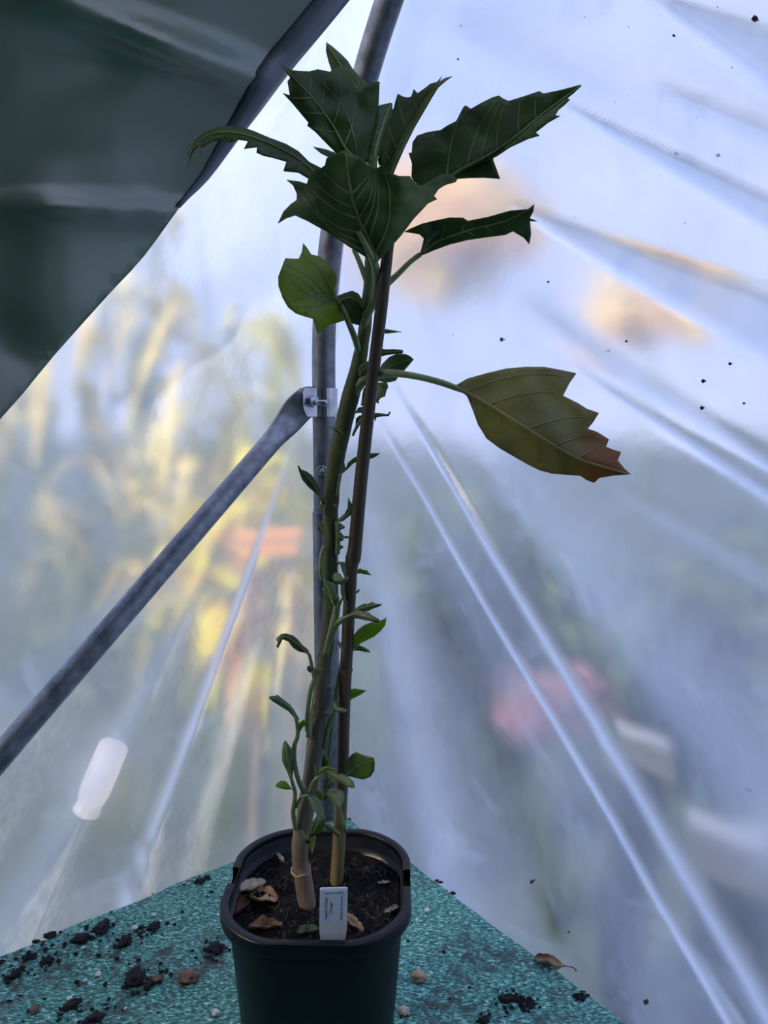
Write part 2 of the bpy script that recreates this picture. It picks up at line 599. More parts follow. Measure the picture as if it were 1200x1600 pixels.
HZ0, HR1, HA1, HR2 = CZ + 0.06, 0.66, math.radians(50), 1.4
def hoop_profile():
    """(u, z) of the hoop axis from one foot over the top to the other, plus inside normal"""
    out = []
    for i in range(15):
        out.append((0.0, HZ0 * i / 14))
    cu, cz = HR1, HZ0
    for i in range(1, 26):
        a = HA1 * i / 25
        out.append((cu - HR1 * math.cos(a), cz + HR1 * math.sin(a)))
    c2u = cu - HR1 * math.cos(HA1) + HR2 * math.cos(HA1)
    c2z = cz + HR1 * math.sin(HA1) - HR2 * math.sin(HA1)
    n2 = 20
    for i in range(1, n2 + 1):
        a = HA1 + (math.pi / 2 - HA1) * i / n2
        out.append((c2u - HR2 * math.cos(a), c2z + HR2 * math.sin(a)))
    half = list(out)
    wtot = 2 * c2u
    for u, z in reversed(half[:-1]):
        out.append((wtot - u, z))
    return out
HP = hoop_profile()
TW = HP[-1][0]

def u_prof(z):
    """inward reach of the left wall at height z"""
    if z <= HZ0:
        return 0.0
    dz = min(z - HZ0, HR1 * math.sin(HA1))
    return HR1 - math.sqrt(HR1 * HR1 - dz * dz)

FO = 0.021                                   # film lies this far outside the hoop axis
def on_left(px, py, off=-FO):
    """pixel -> point on the left wall moved inwards by off"""
    r = ray(px, py)
    def f(s):
        p = CAM + r * s
        return (p - K).dot(ER) - u_prof(p.z) - off
    a, b = 0.02, 6.0
    for _ in range(60):
        mid = 0.5 * (a + b)
        if f(mid) > 0:
            a = mid
        else:
            b = mid
    return CAM + r * a

RW0 = K - EL * FO                            # right wall plane
def on_right(px, py, off=0.0):
    return on_plane(px, py, RW0 + EL * off, EL)

# ------------------------------------------------------------------ film walls
def seg_fold(p, q, fo):
    (ax, ay), (bx, by), wa, wb, amp, white, ha, hb = fo[:8]
    flat = len(fo) > 8 and fo[8]
    dx, dy = bx - ax, by - ay
    ll = dx * dx + dy * dy
    t = ((p - ax) * dx + (q - ay) * dy) / ll
    tc = min(max(t, 0), 1)
    ex, ey = p - ax - dx * tc, q - ay - dy * tc
    w = wa + (wb - wa) * tc
    d2 = (ex * ex + ey * ey) / (w * w)
    if d2 > 12:
        return 0, 0
    fade = min(1, (tc + 0.02) / ha) if ha else 1
    fade *= min(1, (1 - tc + 0.02) / hb) if hb else 1
    g = math.exp(-d2 ** (3 if flat else 1)) * fade
    if flat and d2 > 4:
        return 0, 0
    return amp * g, white * g

def pl_left(px, py):
    p = on_left(px, py) - K
    return (p.dot(EL), p.z)

def pl_right(px, py):
    p = on_right(px, py) - K
    return (p.dot(ER), p.z)

# a fold: from-pixel, to-pixel, half widths (m), height (m), milkiness (paints streak light; negative paints shade), fade lengths
RF = []
for a, b, wa, wb, amp, wh, ha, hb, fl_ in [
    ((596, 660), (1150, 1610), 0.0035, 0.0060, 0.003, 1.0, 0.15, 0, 0),
    ((612, 590), (1215, 1600), 0.0035, 0.0115, 0.005, 1.0, 0.12, 0, 0),
    ((1085, 1480), (1190, 1640), 0.003, 0.004, 0.002, 0.6, 0.3, 0, 0),
    ((800, 460), (1230, 740), 0.016, 0.007, 0.004, 0.7, 0.3, 0, 0),
    ((900, 570), (1230, 790), 0.003, 0.006, 0.004, 1.0, 0.3, 0, 0),
    ((800, 320), (1260, 535), 0.002, 0.022, 0.008, 0.75, 0.3, 0, 1),
    ((860, 150), (1250, 360), 0.0015, 0.010, 0.005, 0.75, 0.3, 0, 1),
    ((1010, -10), (1250, 110), 0.002, 0.018, 0.008, 0.8, 0.3, 0, 1),
    ((1020, 130), (1230, 220), 0.004, 0.008, 0.004, 0.4, 0.3, 0, 0),
    ((640, 20), (1230, 250), 0.020, 0.030, 0.008, 0.25, 0.3, 0, 0),
    ((960, 760), (1200, 900), 0.006, 0.012, 0.002, 0.25, 0.4, 0.4, 0),
    ((560, 700), (760, 1600), 0.03, 0.06, 0.006, 0.45, 0.3, 0, 0),
    ((620, 760), (960, 1620), 0.03, 0.05, -0.006, -0.25, 0.3, 0, 0),
    ((700, 560), (1210, 1250), 0.03, 0.06, 0.006, 0.35, 0.3, 0, 0),
    ((730, 700), (1230, 1500), 0.02, 0.05, -0.008, -0.2, 0.3, 0, 0),
    ((820, 1360), (880, 1500), 0.010, 0.014, -0.003, -0.3, 0.4, 0.4, 0)]:
    if b[0] >= 1200 and b[1] < 1000:           # folds that run on out of sight
        k_ = 1.6
        b = (a[0] + (b[0] - a[0]) * k_, a[1] + (b[1] - a[1]) * k_)
        wb, ha, hb = wa + (wb - wa) * k_, ha / k_, 0.3
    RF.append((pl_right(*a), pl_right(*b), wa, wb, amp, wh, ha, hb, fl_))
LF = []
for a, b, wa, wb, amp, wh, ha, hb in [
    ((462, 680), (140, 1560), 0.004, 0.011, 0.004, 0.95, 0.25, 0),
    ((300, 930), (-60, 1560), 0.012, 0.030, 0.003, 0.35, 0.3, 0),
    ((420, 980), (330, 1360), 0.02, 0.03, -0.008, -0.15, 0.3, 0),
    ((340, 800), (0, 1060), 0.02, 0.04, 0.008, 0.12, 0.3, 0),
    ((470, 420), (0, 760), 0.03, 0.06, 0.008, 0.08, 0.3, 0)]:
    LF.append((pl_left(*a), pl_left(*b), wa, wb, amp, wh, ha, hb))

def ticks(lo, f0, f1, hi, fine, coarse):
    out = []
    x = lo
    while x < f0 - 1e-6:
        out.append(x)
        x += coarse
    x = f0
    while x < f1 - 1e-6:
        out.append(x)
        x += fine
    x = f1
    while x < hi:
        out.append(x)
        x += coarse
    out.append(hi)
    return out

def film_wall(name, us, zs, pos, nin, folds, keep=None):
    V, Fc, A = [], [], []
    nz_ = len(zs)
    for u in us:
        for z in zs:
            d, w = 0.0, 0.0
            for fo in folds:
                a, b = seg_fold(u, z, fo)
                d += a
                w += b
            d += 0.004 * fbm(Vector((u * 4, z * 2.2, 3.1)), 3)
            V.append(pos(u, z) + nin(u, z) * d)
            A.append(min(max(w, -0.5), 1.0))
    for i in range(len(us) - 1):
        for j in range(nz_ - 1):
            Fc.append((i * nz_ + j, (i + 1) * nz_ + j, (i + 1) * nz_ + j + 1, i * nz_ + j + 1))
    o = mesh_obj(name, V, Fc, M['film'])
    at = o.data.attributes.new('fold', 'FLOAT', 'POINT')
    at.data.foreach_set('value', A)
    return o

LEN = 2.0                                     # tunnel length
ZTOP = HZ0 + HR1 * math.sin(HA1)
def l_pos(t, z):
    return K + EL * t + ER * (u_prof(z) - FO) + Vector((0, 0, z))
def l_nin(t, z):
    if z <= HZ0:
        return ER.copy()
    a = math.asin(min(1, (z - HZ0) / HR1))
    return (ER * math.cos(a) - Vector((0, 0, 1)) * math.sin(a))
us = ticks(-FO, -FO, 0.55, LEN, 0.004, 0.08)
zs = ticks(0.0, 0.78, 1.62, ZTOP, 0.004, 0.05)
wl_ = film_wall('wall_left', us, zs, l_pos, l_nin, LF)
struct(wl_, 'hazy polythene film behind the diagonal metal brace', 'wall')

us = ticks(-FO, -FO, 0.86, TW + FO, 0.0035, 0.08)
zs = ticks(0.0, 0.72, 1.85, 1.95, 0.0035, 0.05)
def arch_top(u):
    best = 0
    for (u0, z0), (u1, z1) in zip(HP, HP[1:]):
        if min(u0, u1) <= u <= max(u0, u1) and abs(u1 - u0) > 1e-9:
            best = max(best, z0 + (z1 - z0) * (u - u0) / (u1 - u0))
    return best
def r_pos(u, z):
    # the gable: squeeze the top rows under the arch
    zt = arch_top(min(max(u, 0.0005), TW - 0.0005)) + 0.02
    return RW0 + ER * u + Vector((0, 0, z if z < 1.30 else 1.30 + (z - 1.30) * (zt - 1.30) / 0.65 if zt < 1.95 or z > 1.9 else z))
def r_pos2(u, z):
    zt = max(arch_top(min(max(u, 0.0005), TW - 0.0005)) + 0.02, 1.32)
    return RW0 + ER * u + Vector((0, 0, min(z, zt) if z < 1.949 else zt))
wr_ = film_wall('wall_right', us, zs, r_pos2, lambda u, z: EL.copy(), RF)
struct(wr_, 'creased milky polythene film with long tension folds fanning out', 'wall')

def loft_film(name, prof, t0, t1, nt, mat):
    V, Fc = [], []
    for i in range(nt + 1):
        t = t0 + (t1 - t0) * i / nt
        for u, z in prof:
            V.append(K + EL * t + ER * u + Vector((0, 0, z)))
    m_ = len(prof)
    for i in range(nt):
        for j in range(m_ - 1):
            Fc.append((i * m_ + j, (i + 1) * m_ + j, (i + 1) * m_ + j + 1, i * m_ + j + 1))
    return mesh_obj(name, V, Fc, mat)

roof_prof = [(u, z + FO) for u, z in HP if z >= ZTOP - 0.001]
roof_prof[0] = (roof_prof[0][0] - FO, ZTOP)
roof_prof[-1] = (roof_prof[-1][0] + FO, ZTOP)
ceil_ = loft_film('ceiling', roof_prof, -FO, 0.42, 4, M['film'])
struct(ceil_, 'polythene film roof arching over the bench end of the tunnel', 'ceiling')
roof2 = loft_film('light_block_roof', [(u, z + 0.002) for u, z in roof_prof], 0.40, LEN, 12, M['sheet'])  # unseen opaque cover, added to keep daylight off the plant
struct(roof2, 'unseen dark green sheet added over the tunnel top to dim the inside', 'added light block')
far_prof = [(u + FO, z) for u, z in HP[len(HP) // 2:] if z <= ZTOP + 0.001]
wf_ = loft_film('wall_far', far_prof, -FO, LEN, 12, M['sheet'])  # out of view; opaque sheet instead of film to cut interior light
struct(wf_, 'unseen tunnel side opposite the brace, sheeted dark to dim the inside', 'wall')
gable = [(-FO, 0.0)] + [(u + (-FO if u < TW / 2 - .01 else FO if u > TW / 2 + .01 else 0), z + (0.03 if z > HZ0 else 0)) for u, z in HP] + [(TW + FO, 0.0)]
V = [K + EL * LEN + ER * u + Vector((0, 0, z)) for u, z in gable]
wb_ = mesh_obj('wall_back', V, [tuple(range(len(V)))], M['sheet'], smooth=False)  # unseen end, made opaque and dark to hold interior light down
struct(wb_, 'unseen rear end of the tunnel, sheeted dark to dim the inside', 'wall')

fl = MB()
fl.box(K + EL * (LEN / 2) + ER * (TW / 2) + Vector((0, 0, -0.05)), EL * (LEN / 2), ER * (TW / 2), Vector((0, 0, 0.05)))
struct(fl.build('floor', M['ground']), 'bare trodden soil floor of the tunnel', 'floor')
V = [Vector((x, y, -0.02)) for x, y in ((-30, -30), (30, -30), (30, 40), (-30, 40))]
lw = mesh_obj('lawn', V, [(0, 1, 2, 3)], M['lawn'])
struct(lw, 'dull green lawn outside the tunnel', 'ground')

# ------------------------------------------------------------------ hoop, brace, clamp
RH = 0.016
hoop_root = empty('tunnel_hoop', K)
hp_pts = [K + ER * u + Vector((0, 0, z)) for u, z in HP]
adopt(hoop_root, tube('hoop_tube', hp_pts, RH, M['galv'], sides=20, ref=EL))
zj = W(505, 797, K.y).z
adopt(hoop_root, tube('swaged_sleeve', [K + Vector((0, 0, 0.0)), K + Vector((0, 0, zj - 0.004)), K + Vector((0, 0, zj))],
                      [RH + 0.0018, RH + 0.0018, RH + 0.0003], M['galv'], sides=20, ref=EL))
tag(hoop_root, 'upright galvanised tunnel hoop tube curving over at the top', 'pole')
# eye bolt on the hoop
eb = W(503, 735, K.y - 0.019)
Vv, Ff = [], []
rx, rz = Vector((1, 0, 0)), Vector((0, 0, 1))
ring_pts = [eb + rx * (0.0055 * math.cos(2 * math.pi * k / 16)) + rz * (0.0055 * math.sin(2 * math.pi * k / 16)) for k in range(17)]
e1 = adopt(hoop_root, tube('bolt_ring', ring_pts, 0.0016, M['zinc'], sides=8, ref=(0, 1, 0)))
e2 = adopt(hoop_root, tube('bolt_shank', [eb + Vector((0, -0.002, 0)), eb + Vector((0, 0.012, 0))], 0.0032, M['zinc'], sides=10))

# clamp: band round the hoop, two ears, bolt
cz_t, cz_b = W(500, 607, K.y).z, W(500, 651, K.y).z
KC = Vector((K.x, K.y, 0))
clamp = empty('pipe_clamp', (K.x, K.y, cz_b))
V, Fc = [], []
nb = 28
ROUT, RIN = RH + 0.0032, RH + 0.0003
earD = (EL * 0.97 - ER * 0.0 + Vector((0, -0.12, 0))).normalized()
a_ear = math.atan2(earD.y, earD.x)
for k in range(nb + 1):
    an = a_ear + 0.28 + (2 * math.pi - 0.56) * k / nb
    for rr in (RIN, ROUT):
        for zz in (cz_b, cz_t):
            V.append(KC + Vector((math.cos(an) * rr, math.sin(an) * rr, zz)))
for k in range(nb):
    b = 4 * k
    c = b + 4
    Fc += [(b + 2, c + 2, c + 3, b + 3), (b, b + 1, c + 1, c), (b + 1, b + 3, c + 3, c + 1), (b, c, c + 2, b + 2)]
Fc += [(0, 2, 3, 1), (4 * nb, 4 * nb + 1, 4 * nb + 3, 4 * nb + 2)]
adopt(clamp, mesh_obj('band', V, Fc, M['zinc'], smooth=False))
side = Vector((-earD.y, earD.x, 0))
if side.y > 0:
    side = -side                              # towards the camera
zmid = (cz_t + cz_b) / 2
hh = (cz_t - cz_b) / 2
for sgn in (1, -1):
    mb = MB()
    c0 = KC + earD * (RH + 0.010) + side * (sgn * 0.0062) + Vector((0, 0, zmid))
    # ear plate with clipped corners
    prof = [(-0.014, -hh), (0.009, -hh), (0.014, -hh * 0.55), (0.014, hh * 0.7), (0.010, hh), (-0.014, hh)]
    Vp = [c0 + earD * x + Vector((0, 0, z)) + side * s for s in (-0.0013, 0.0013) for x, z in prof]
    n_ = len(prof)
    fp = [tuple(range(n_ - 1, -1, -1)), tuple(range(n_, 2 * n_))] + [(i, (i + 1) % n_, n_ + (i + 1) % n_, n_ + i) for i in range(n_)]
    mb.add(Vp, fp)
    adopt(clamp, mb.build('ear', M['zinc']))
bc = KC + earD * (RH + 0.011) + Vector((0, 0, zmid + 0.001))
def hexnut(c, ax, r, h0, h1, sides=6):
    return tube_geo([c + ax * h0, c + ax * h1], r, sides)
mbn = MB()
mbn.add(*hexnut(bc, side, 0.0078, 0.0075, 0.0140))
adopt(clamp, mbn.build('nut', M['zinc']))
mbw = MB()
mbw.add(*tube_geo([bc + side * 0.0070, bc + side * 0.0082], 0.0105, 18))
adopt(clamp, mbw.build('washer', M['zinc']))
mbb = MB()
boltdir = (side + Vector((0.22, 0, -0.08))).normalized()
mbb.add(*tube_geo([bc - side * 0.010, bc + boltdir * 0.034], 0.0038, 12))
adopt(clamp, mbb.build('bolt', M['zinc'], smooth=True))
mbh = MB()
mbh.add(*hexnut(bc, -side, 0.0078, 0.0075, 0.0125))
adopt(clamp, mbh.build('bolt_head', M['zinc']))
tag(clamp, 'shiny zinc pipe clamp with bolt joining brace to hoop', 'clamp')

# brace: tube flattened where it is bolted between the ears
def lp(px, py, off):
    return on_left(px, py, off)
B0 = KC + earD * (RH + 0.010) + Vector((0, 0, zmid))
B_end = lp(-60, 1252, 0.0)
bdir = (B_end - B0).normalized()
elbow = W(448, 662, B0.y - 0.006)
bp_ = [B0 + earD * -0.008, B0 + earD * 0.004, B0.lerp(elbow, 0.55) + Vector((0, 0, 0.004)), elbow]
dirn = (B_end - elbow).normalized()
pts = catmull([tuple(p) for p in bp_ + [elbow + dirn * 0.03, elbow + dirn * 0.06]], 5)
pts = [Vector(p) for p in pts]
L_ = (B_end - pts[-1]).length + 0.9
pts += [pts[-1] + dirn * (L_ * k / 10) for k in range(1, 11)]
RB = 0.0138
rad = []
for i, p in enumerate(pts):
    d = (p - B0).length
    f = min(1, max(0, (d - 0.018) / 0.060))
    f = f * f * (3 - 2 * f)
    rad.append((0.0040 + (RB - 0.0040) * f, 0.0205 + (RB - 0.0205) * f))
# stop the tube at the soil
pts2, rad2 = [], []
for p, r in zip(pts, rad):
    if p.z < 0.0:
        q = pts2[-1]
        k = q.z / (q.z - p.z)
        pts2.append(q.lerp(p, k))
        rad2.append(r)
        break
    pts2.append(p)
    rad2.append(r)
brace = tube('brace_tube', pts2, rad2, M['galv_pale'], sides=24, ref=side)
tag(brace, 'diagonal galvanised brace tube with flattened bolted end', 'brace')

# ------------------------------------------------------------------ dark green sheet hung across the upper left
def inside(poly, x, y):
    c = False
    n = len(poly)
    j = n - 1
    for i in range(n):
        xi, yi = poly[i]
        xj, yj = poly[j]
        if (yi > y) != (yj > y) and x < (xj - xi) * (y - yi) / (yj - yi) + xi:
            c = not c
        j = i
    return c

def tri_patch(poly, step, jit=0.15, seed=1):
    """triangulate a pixel polygon with inner points; returns 2D verts, faces"""
    rnd = random.Random(seed)
    out = []
    n = len(poly)
    for i in range(n):
        a, b = poly[i], poly[(i + 1) % n]
        k = max(1, int(math.hypot(b[0] - a[0], b[1] - a[1]) / step))
        for q in range(k):
            out.append((a[0] + (b[0] - a[0]) * q / k, a[1] + (b[1] - a[1]) * q / k))
    xs = [p[0] for p in out]
    ys = [p[1] for p in out]
    pts = [Vector(p) for p in out]
    y = min(ys) + step / 2
    row = 0
    while y < max(ys):
        x = min(xs) + step / 2 + (step / 2 if row % 2 else 0)
        while x < max(xs):
            qx, qy = x + rnd.uniform(-jit, jit) * step, y + rnd.uniform(-jit, jit) * step
            if inside(out, qx, qy) and all((qx - p[0]) ** 2 + (qy - p[1]) ** 2 > (0.45 * step) ** 2 for p in out):
                pts.append(Vector((qx, qy)))
            x += step
        y += step * 0.87
        row += 1
    ne = len(out)
    edges = [(i, (i + 1) % ne) for i in range(ne)]
    r = delaunay_2d_cdt(pts, edges, [list(range(ne))], 1, 1e-5)
    return r[0], [tuple(f) for f in r[2]]

edge = [(-330, 985), (-160, 812), (0, 655), (85, 555), (165, 465), (225, 400), (280, 325), (325, 280), (370, 220), (405, 175), (450, 115), (500, 55), (545, 0), (600, -70), (680, -170)]
edge = [p for p in catmull(edge, 3)]
poly = edge + [(500, -330), (200, -420), (-330, -420)]
v2, f2 = tri_patch(poly, 16, 0.1, 3)
def gauss2(x, y, cx, cy, sx, sy, ang):
    c, s = math.cos(ang), math.sin(ang)
    dx, dy = x - cx, y - cy
    a, b = (dx * c + dy * s) / sx, (-dx * s + dy * c) / sy
    return math.exp(-a * a - b * b)
def edge_dist(x, y):
    return min(math.hypot(x - p[0], y - p[1]) for p in edge)
def sheet_off(x, y):
    off = 0.035
    off += 0.030 * gauss2(x, y, 270, 75, 190, 30, 0.38)
    off += 0.014 * gauss2(x, y, 190, 330, 170, 16, 0.05)
    off += 0.005 * gauss2(x, y, 230, 318, 22, 10, 0.9) + 0.005 * gauss2(x, y, 180, 335, 18, 9, -0.5)
    off += 0.010 * noise.noise(Vector((x / 170, y / 120, 5)))
    return off
V = [on_left(p[0], p[1], sheet_off(p[0], p[1])) for p in v2]
sheet = empty('plastic_sheet', on_left(100, 300, 0.035))
so = mesh_obj('sheet_panel', V, f2, M['sheet'])
sm = so.modifiers.new('thickness', 'SOLIDIFY')
sm.thickness = 0.0012
sm.offset = 0
adopt(sheet, so)
hv, hf = [], []
strip = [p for p in edge if p[1] < 345]
for i, (x, y) in enumerate(strip):
    a = strip[max(i - 1, 0)]
    b = strip[min(i + 1, len(strip) - 1)]
    tx, ty = b[0] - a[0], b[1] - a[1]
    l = math.hypot(tx, ty)
    nx, ny = ty / l, -tx / l
    if nx > 0:
        nx, ny = -nx, -ny
    wd = 42 * min(1, (346 - y) / 220) + 0.4
    for k in range(7):
        q = k / 6
        hv.append(on_left(x + nx * wd * q, y + ny * wd * q, sheet_off(x + nx * wd * q, y + ny * wd * q) + 0.001 + 0.010 * wd / 42 * math.sin(q * math.pi)))
for i in range(len(strip) - 1):
    for k in range(6):
        hf.append((i * 7 + k, i * 7 + k + 1, (i + 1) * 7 + k + 1, (i + 1) * 7 + k))
ho = mesh_obj('rolled_hem', hv, hf, M['hem'])
sm = ho.modifiers.new('thickness', 'SOLIDIFY')
sm.thickness = 0.001
adopt(sheet, ho)
tag(sheet, 'dark green plastic sheet hung slantwise over the film above the brace', 'sheet')

# ------------------------------------------------------------------ bench and its cloth
BA, BBW = 1.25, 0.70
bench = empty('staging_bench', PC + Vector((0, 0, -ZB)))
def bpt(a, b, z):
    return PC + EL * a + ER * b + Vector((0, 0, z - ZB))
for k in range(7):
    mb = MB()
    b0 = 0.02 + k * (BBW - 0.03) / 7
    b1 = b0 + (BBW - 0.03) / 7 - 0.008
    mb.box(bpt(BA / 2, (b0 + b1) / 2, ZB - 0.016), EL * (BA / 2 - 0.02), ER * ((b1 - b0) / 2), Vector((0, 0, 0.011)))
    adopt(bench, mb.build('plank', M['wood']))
for a in (0.08, BA - 0.08):
    mb = MB()
    mb.box(bpt(a, BBW / 2, ZB - 0.052), EL * 0.02, ER * (BBW / 2 - 0.04), Vector((0, 0, 0.025)))
    adopt(bench, mb.build('rail', M['wood']))
    for b in (0.08, BBW - 0.08):
        mb = MB()
        mb.box(bpt(a, b, (ZB - 0.077) / 2), EL * 0.022, ER * 0.022, Vector((0, 0, (ZB - 0.077) / 2)))
        adopt(bench, mb.build('leg', M['wood']))
tag(bench, 'slatted wooden staging bench hidden under the green netting', 'bench')

def cloth_pt(a, b):
    """a, b run past the edges; there the cloth turns down"""
    def clip(x, hi):
        if x < 0:
            return 0.0 - 0.010 * (1 - math.exp(x / 0.02)), -x
        if x > hi:
            return hi + 0.010 * (1 - math.exp(-(x - hi) / 0.02)), x - hi
        return x, 0.0
    xa, da = clip(a, BA)
    xb, db = clip(b, BBW)
    drop = max(da, db)
    z = ZB - 0.003 - drop * 0.9
    wob = 0.004 * noise.noise(Vector((a * 9, b * 9, 2))) + 0.0022 * noise.noise(Vector((a * 26, b * 26, 7)))
    wob += 0.0012 * noise.noise(Vector((a * 90, b * 90, 1)))
    p = bpt(xa, xb, z + max(wob, -0.0012))
    # rounded corner and slightly wandering edges
    e = 0.004 * noise.noise(Vector((a * 14, b * 14, 11)))
    p += EL * e + ER * e
    return p
na = [-0.075 + i * 0.0065 for i in range(int((BA + 0.15) / 0.0065) + 1)]
nb_ = [-0.075 + i * 0.0065 for i in range(int((BBW + 0.15) / 0.0065) + 1)]
V, Fc = [], []
for a in na:
    for b in nb_:
        V.append(cloth_pt(a, b))
n2 = len(nb_)
for i in range(len(na) - 1):
    for j in range(n2 - 1):
        Fc.append((i * n2 + j, (i + 1) * n2 + j, (i + 1) * n2 + j + 1, i * n2 + j + 1))
cloth = mesh_obj('shade_netting', V, Fc, M['cloth'])
tag(cloth, 'teal green woven shade netting spread over the bench', 'netting')

def bench_hit(px, py):
    p = on_z(px, py, ZB)
    d = p - PC
    q = cloth_pt(d.dot(EL), d.dot(ER))
    p.z = q.z
    return p

# ------------------------------------------------------------------ pot
def rsq(half, rad_, n=9, soft=0.5):
    """rounded, slightly chamfered square loop (counter-clockwise)"""
    P = []
    for cx, cy, a0 in ((1, 1, 0), (-1, 1, 90), (-1, -1, 180), (1, -1, 270)):
        ccx, ccy = cx * (half - rad_), cy * (half - rad_)
        A = Vector((ccx + rad_ * math.cos(math.radians(a0)), ccy + rad_ * math.sin(math.radians(a0))))
        B = Vector((ccx + rad_ * math.cos(math.radians(a0 + 90)), ccy + rad_ * math.sin(math.radians(a0 + 90))))
        for k in range(n + 1):
            t = k / n
            an = math.radians(a0 + 90 * t)
            arc = Vector((ccx + rad_ * math.cos(an), ccy + rad_ * math.sin(an)))
            P.append(arc.lerp(A.lerp(B, t), soft * 0.5))
    # straight edges: add middle points
    Q = []
    m_ = len(P)
    for i in range(m_):
        a, b = P[i], P[(i + 1) % m_]
        Q.append(a)
        if (b - a).length > half * 0.4:
            for k in range(1, 8):
                Q.append(a.lerp(b, k / 8))
    return Q
HW = 0.0765
CR = 0.046
POT = on_z(499, 1374, ZR)
POT_ROT = math.radians(-1.2)
pot = empty('plant_pot', (POT.x, POT.y, ZB))
def loft(name, rings, mat, closed=False, smooth=True, skip=None):
    """rings: list of (half width, corner radius, z)"""
    V, Fc = [], []
    base = rsq(HW, CR)
    n = len(base)
    c, s = math.cos(POT_ROT), math.sin(POT_ROT)
    for hw, cr, z in rings:
        for q in rsq(hw, cr):
            V.append(Vector((POT.x + q.x * c - q.y * s, POT.y + q.x * s + q.y * c, z)))
    for i in range(len(rings) - 1):
        for k in range(n):
            if skip and skip(i, k, base):
                continue
            k2 = (k + 1) % n
            Fc.append((i * n + k, i * n + k2, (i + 1) * n + k2, (i + 1) * n + k))
    if closed:
        Fc.append(tuple(range(n - 1, -1, -1)))
    return mesh_obj(name, V, Fc, mat, smooth=smooth)
b_out = [(0.056, 0.030, ZB + 0.001), (0.058, 0.031, ZB + 0.004), (HW - 0.0075, CR - 0.006, ZR - 0.024), (HW - 0.0070, CR - 0.006, ZR - 0.012),
         (HW - 0.0075, CR - 0.006, ZR - 0.004), (HW - 0.0090, CR - 0.007, ZR - 0.030), (0.055, 0.029, ZB + 0.006)]
po = loft('pot_body', b_out, M['pot'], closed=True)
adopt(pot, po)
# bottom inside disc
def slot(i, k, base):
    p = base[k].lerp(base[(k + 1) % len(base)], 0.5)
    return abs(p.y - 0.004) < 0.0115 and abs(p.x) > HW * 0.8 and 2 <= i <= 5
rim = [(HW - 0.0078, CR - 0.006, ZR - 0.0110), (HW - 0.0004, CR, ZR - 0.0115), (HW, CR, ZR - 0.0105), (HW, CR, ZR - 0.0012), (HW - 0.0003, CR, ZR - 0.0003),
       (HW - 0.0010, CR - 0.001, ZR), (HW - 0.0062, CR - 0.004, ZR), (HW - 0.0068, CR - 0.005, ZR - 0.0006), (HW - 0.0072, CR - 0.006, ZR - 0.004)]
ro = loft('rim', rim, M['pot'], skip=slot)
adopt(pot, ro)
tag(pot, 'black plastic square plant pot with rounded corners and thick rim', 'pot')

# soil
soil_hw = HW - 0.0092
V, Fc = [], []
NS = 70
c, s = math.cos(POT_ROT), math.sin(POT_ROT)
loop = rsq(soil_hw + 0.0004, CR - 0.007)
def soil_z(x, y):
    return ZS + 0.005 * fbm(Vector((x * 45, y * 45, 1)), 5) + 0.003 * noise.noise(Vector((x * 22, y * 22, 6)))
rad_n = 34
V.append(Vector((POT.x, POT.y, soil_z(0, 0))))
nl = len(loop)
for r_ in range(1, rad_n + 1):
    for q in loop:
        x, y = q.x * r_ / rad_n, q.y * r_ / rad_n
        V.append(Vector((POT.x + x * c - y * s, POT.y + x * s + y * c, soil_z(x, y))))
for k in range(nl):
    Fc.append((0, 1 + k, 1 + (k + 1) % nl))
for r_ in range(rad_n - 1):
    for k in range(nl):
        k2 = (k + 1) % nl
        Fc.append((1 + r_ * nl + k, 1 + (r_ + 1) * nl + k, 1 + (r_ + 1) * nl + k2, 1 + r_ * nl + k2))
# sides down to the base so the compost is a body
base_i = len(V)
for q in rsq(0.0545, 0.029):
    V.append(Vector((POT.x + q.x * c - q.y * s, POT.y + q.x * s + q.y * c, ZB + 0.007)))
o_i = 1 + (rad_n - 1) * nl
for k in range(nl):
    k2 = (k + 1) % nl
    Fc.append((o_i + k, base_i + k, base_i + k2, o_i + k2))
Fc.append(tuple(base_i + k for k in range(nl - 1, -1, -1)))
soil = mesh_obj('potting_soil', V, Fc, M['soil'])
tag(soil, 'dark crumbly potting compost filling the black pot', 'soil', kind='stuff')

def soil_at(px, py):
    p = on_z(px, py, ZS)
    d = p - POT
    x, y = d.x * c + d.y * s, -d.x * s + d.y * c
    return Vector((p.x, p.y, soil_z(x, y)))

# fibres and lumps on the compost: uncountable
rnd = random.Random(11)
mb = MB()
for k in range(420):
    x, y = rnd.uniform(-1, 1) * (soil_hw - 0.006), rnd.uniform(-1, 1) * (soil_hw - 0.006)
    if abs(x) + abs(y) > 1.55 * soil_hw:
        continue
    p = Vector((POT.x + x * c - y * s, POT.y + x * s + y * c, soil_z(x, y) + 0.0005))
    a = rnd.uniform(0, math.pi)
    l = rnd.uniform(0.002, 0.0075)
    d = Vector((math.cos(a), math.sin(a), rnd.uniform(-0.1, 0.5)))
    e = Vector((math.cos(a + 1.3), math.sin(a + 1.3), rnd.uniform(-0.4, 0.2)))
    q = [p - d * l * 0.5, p + Vector((0, 0, 0.0012)), p + d * l * 0.5 + e * l * 0.3]
    r_ = rnd.uniform(0.0003, 0.0011)
    mb.add(*tube_geo(q, [r_ * 0.6, r_, r_ * 0.4], 4))
fib = mb.build('bark_shreds', M['fibre'])
tag(fib, 'tangle of fine dark bark shreds lying on the pot compost', 'bark', kind='stuff')

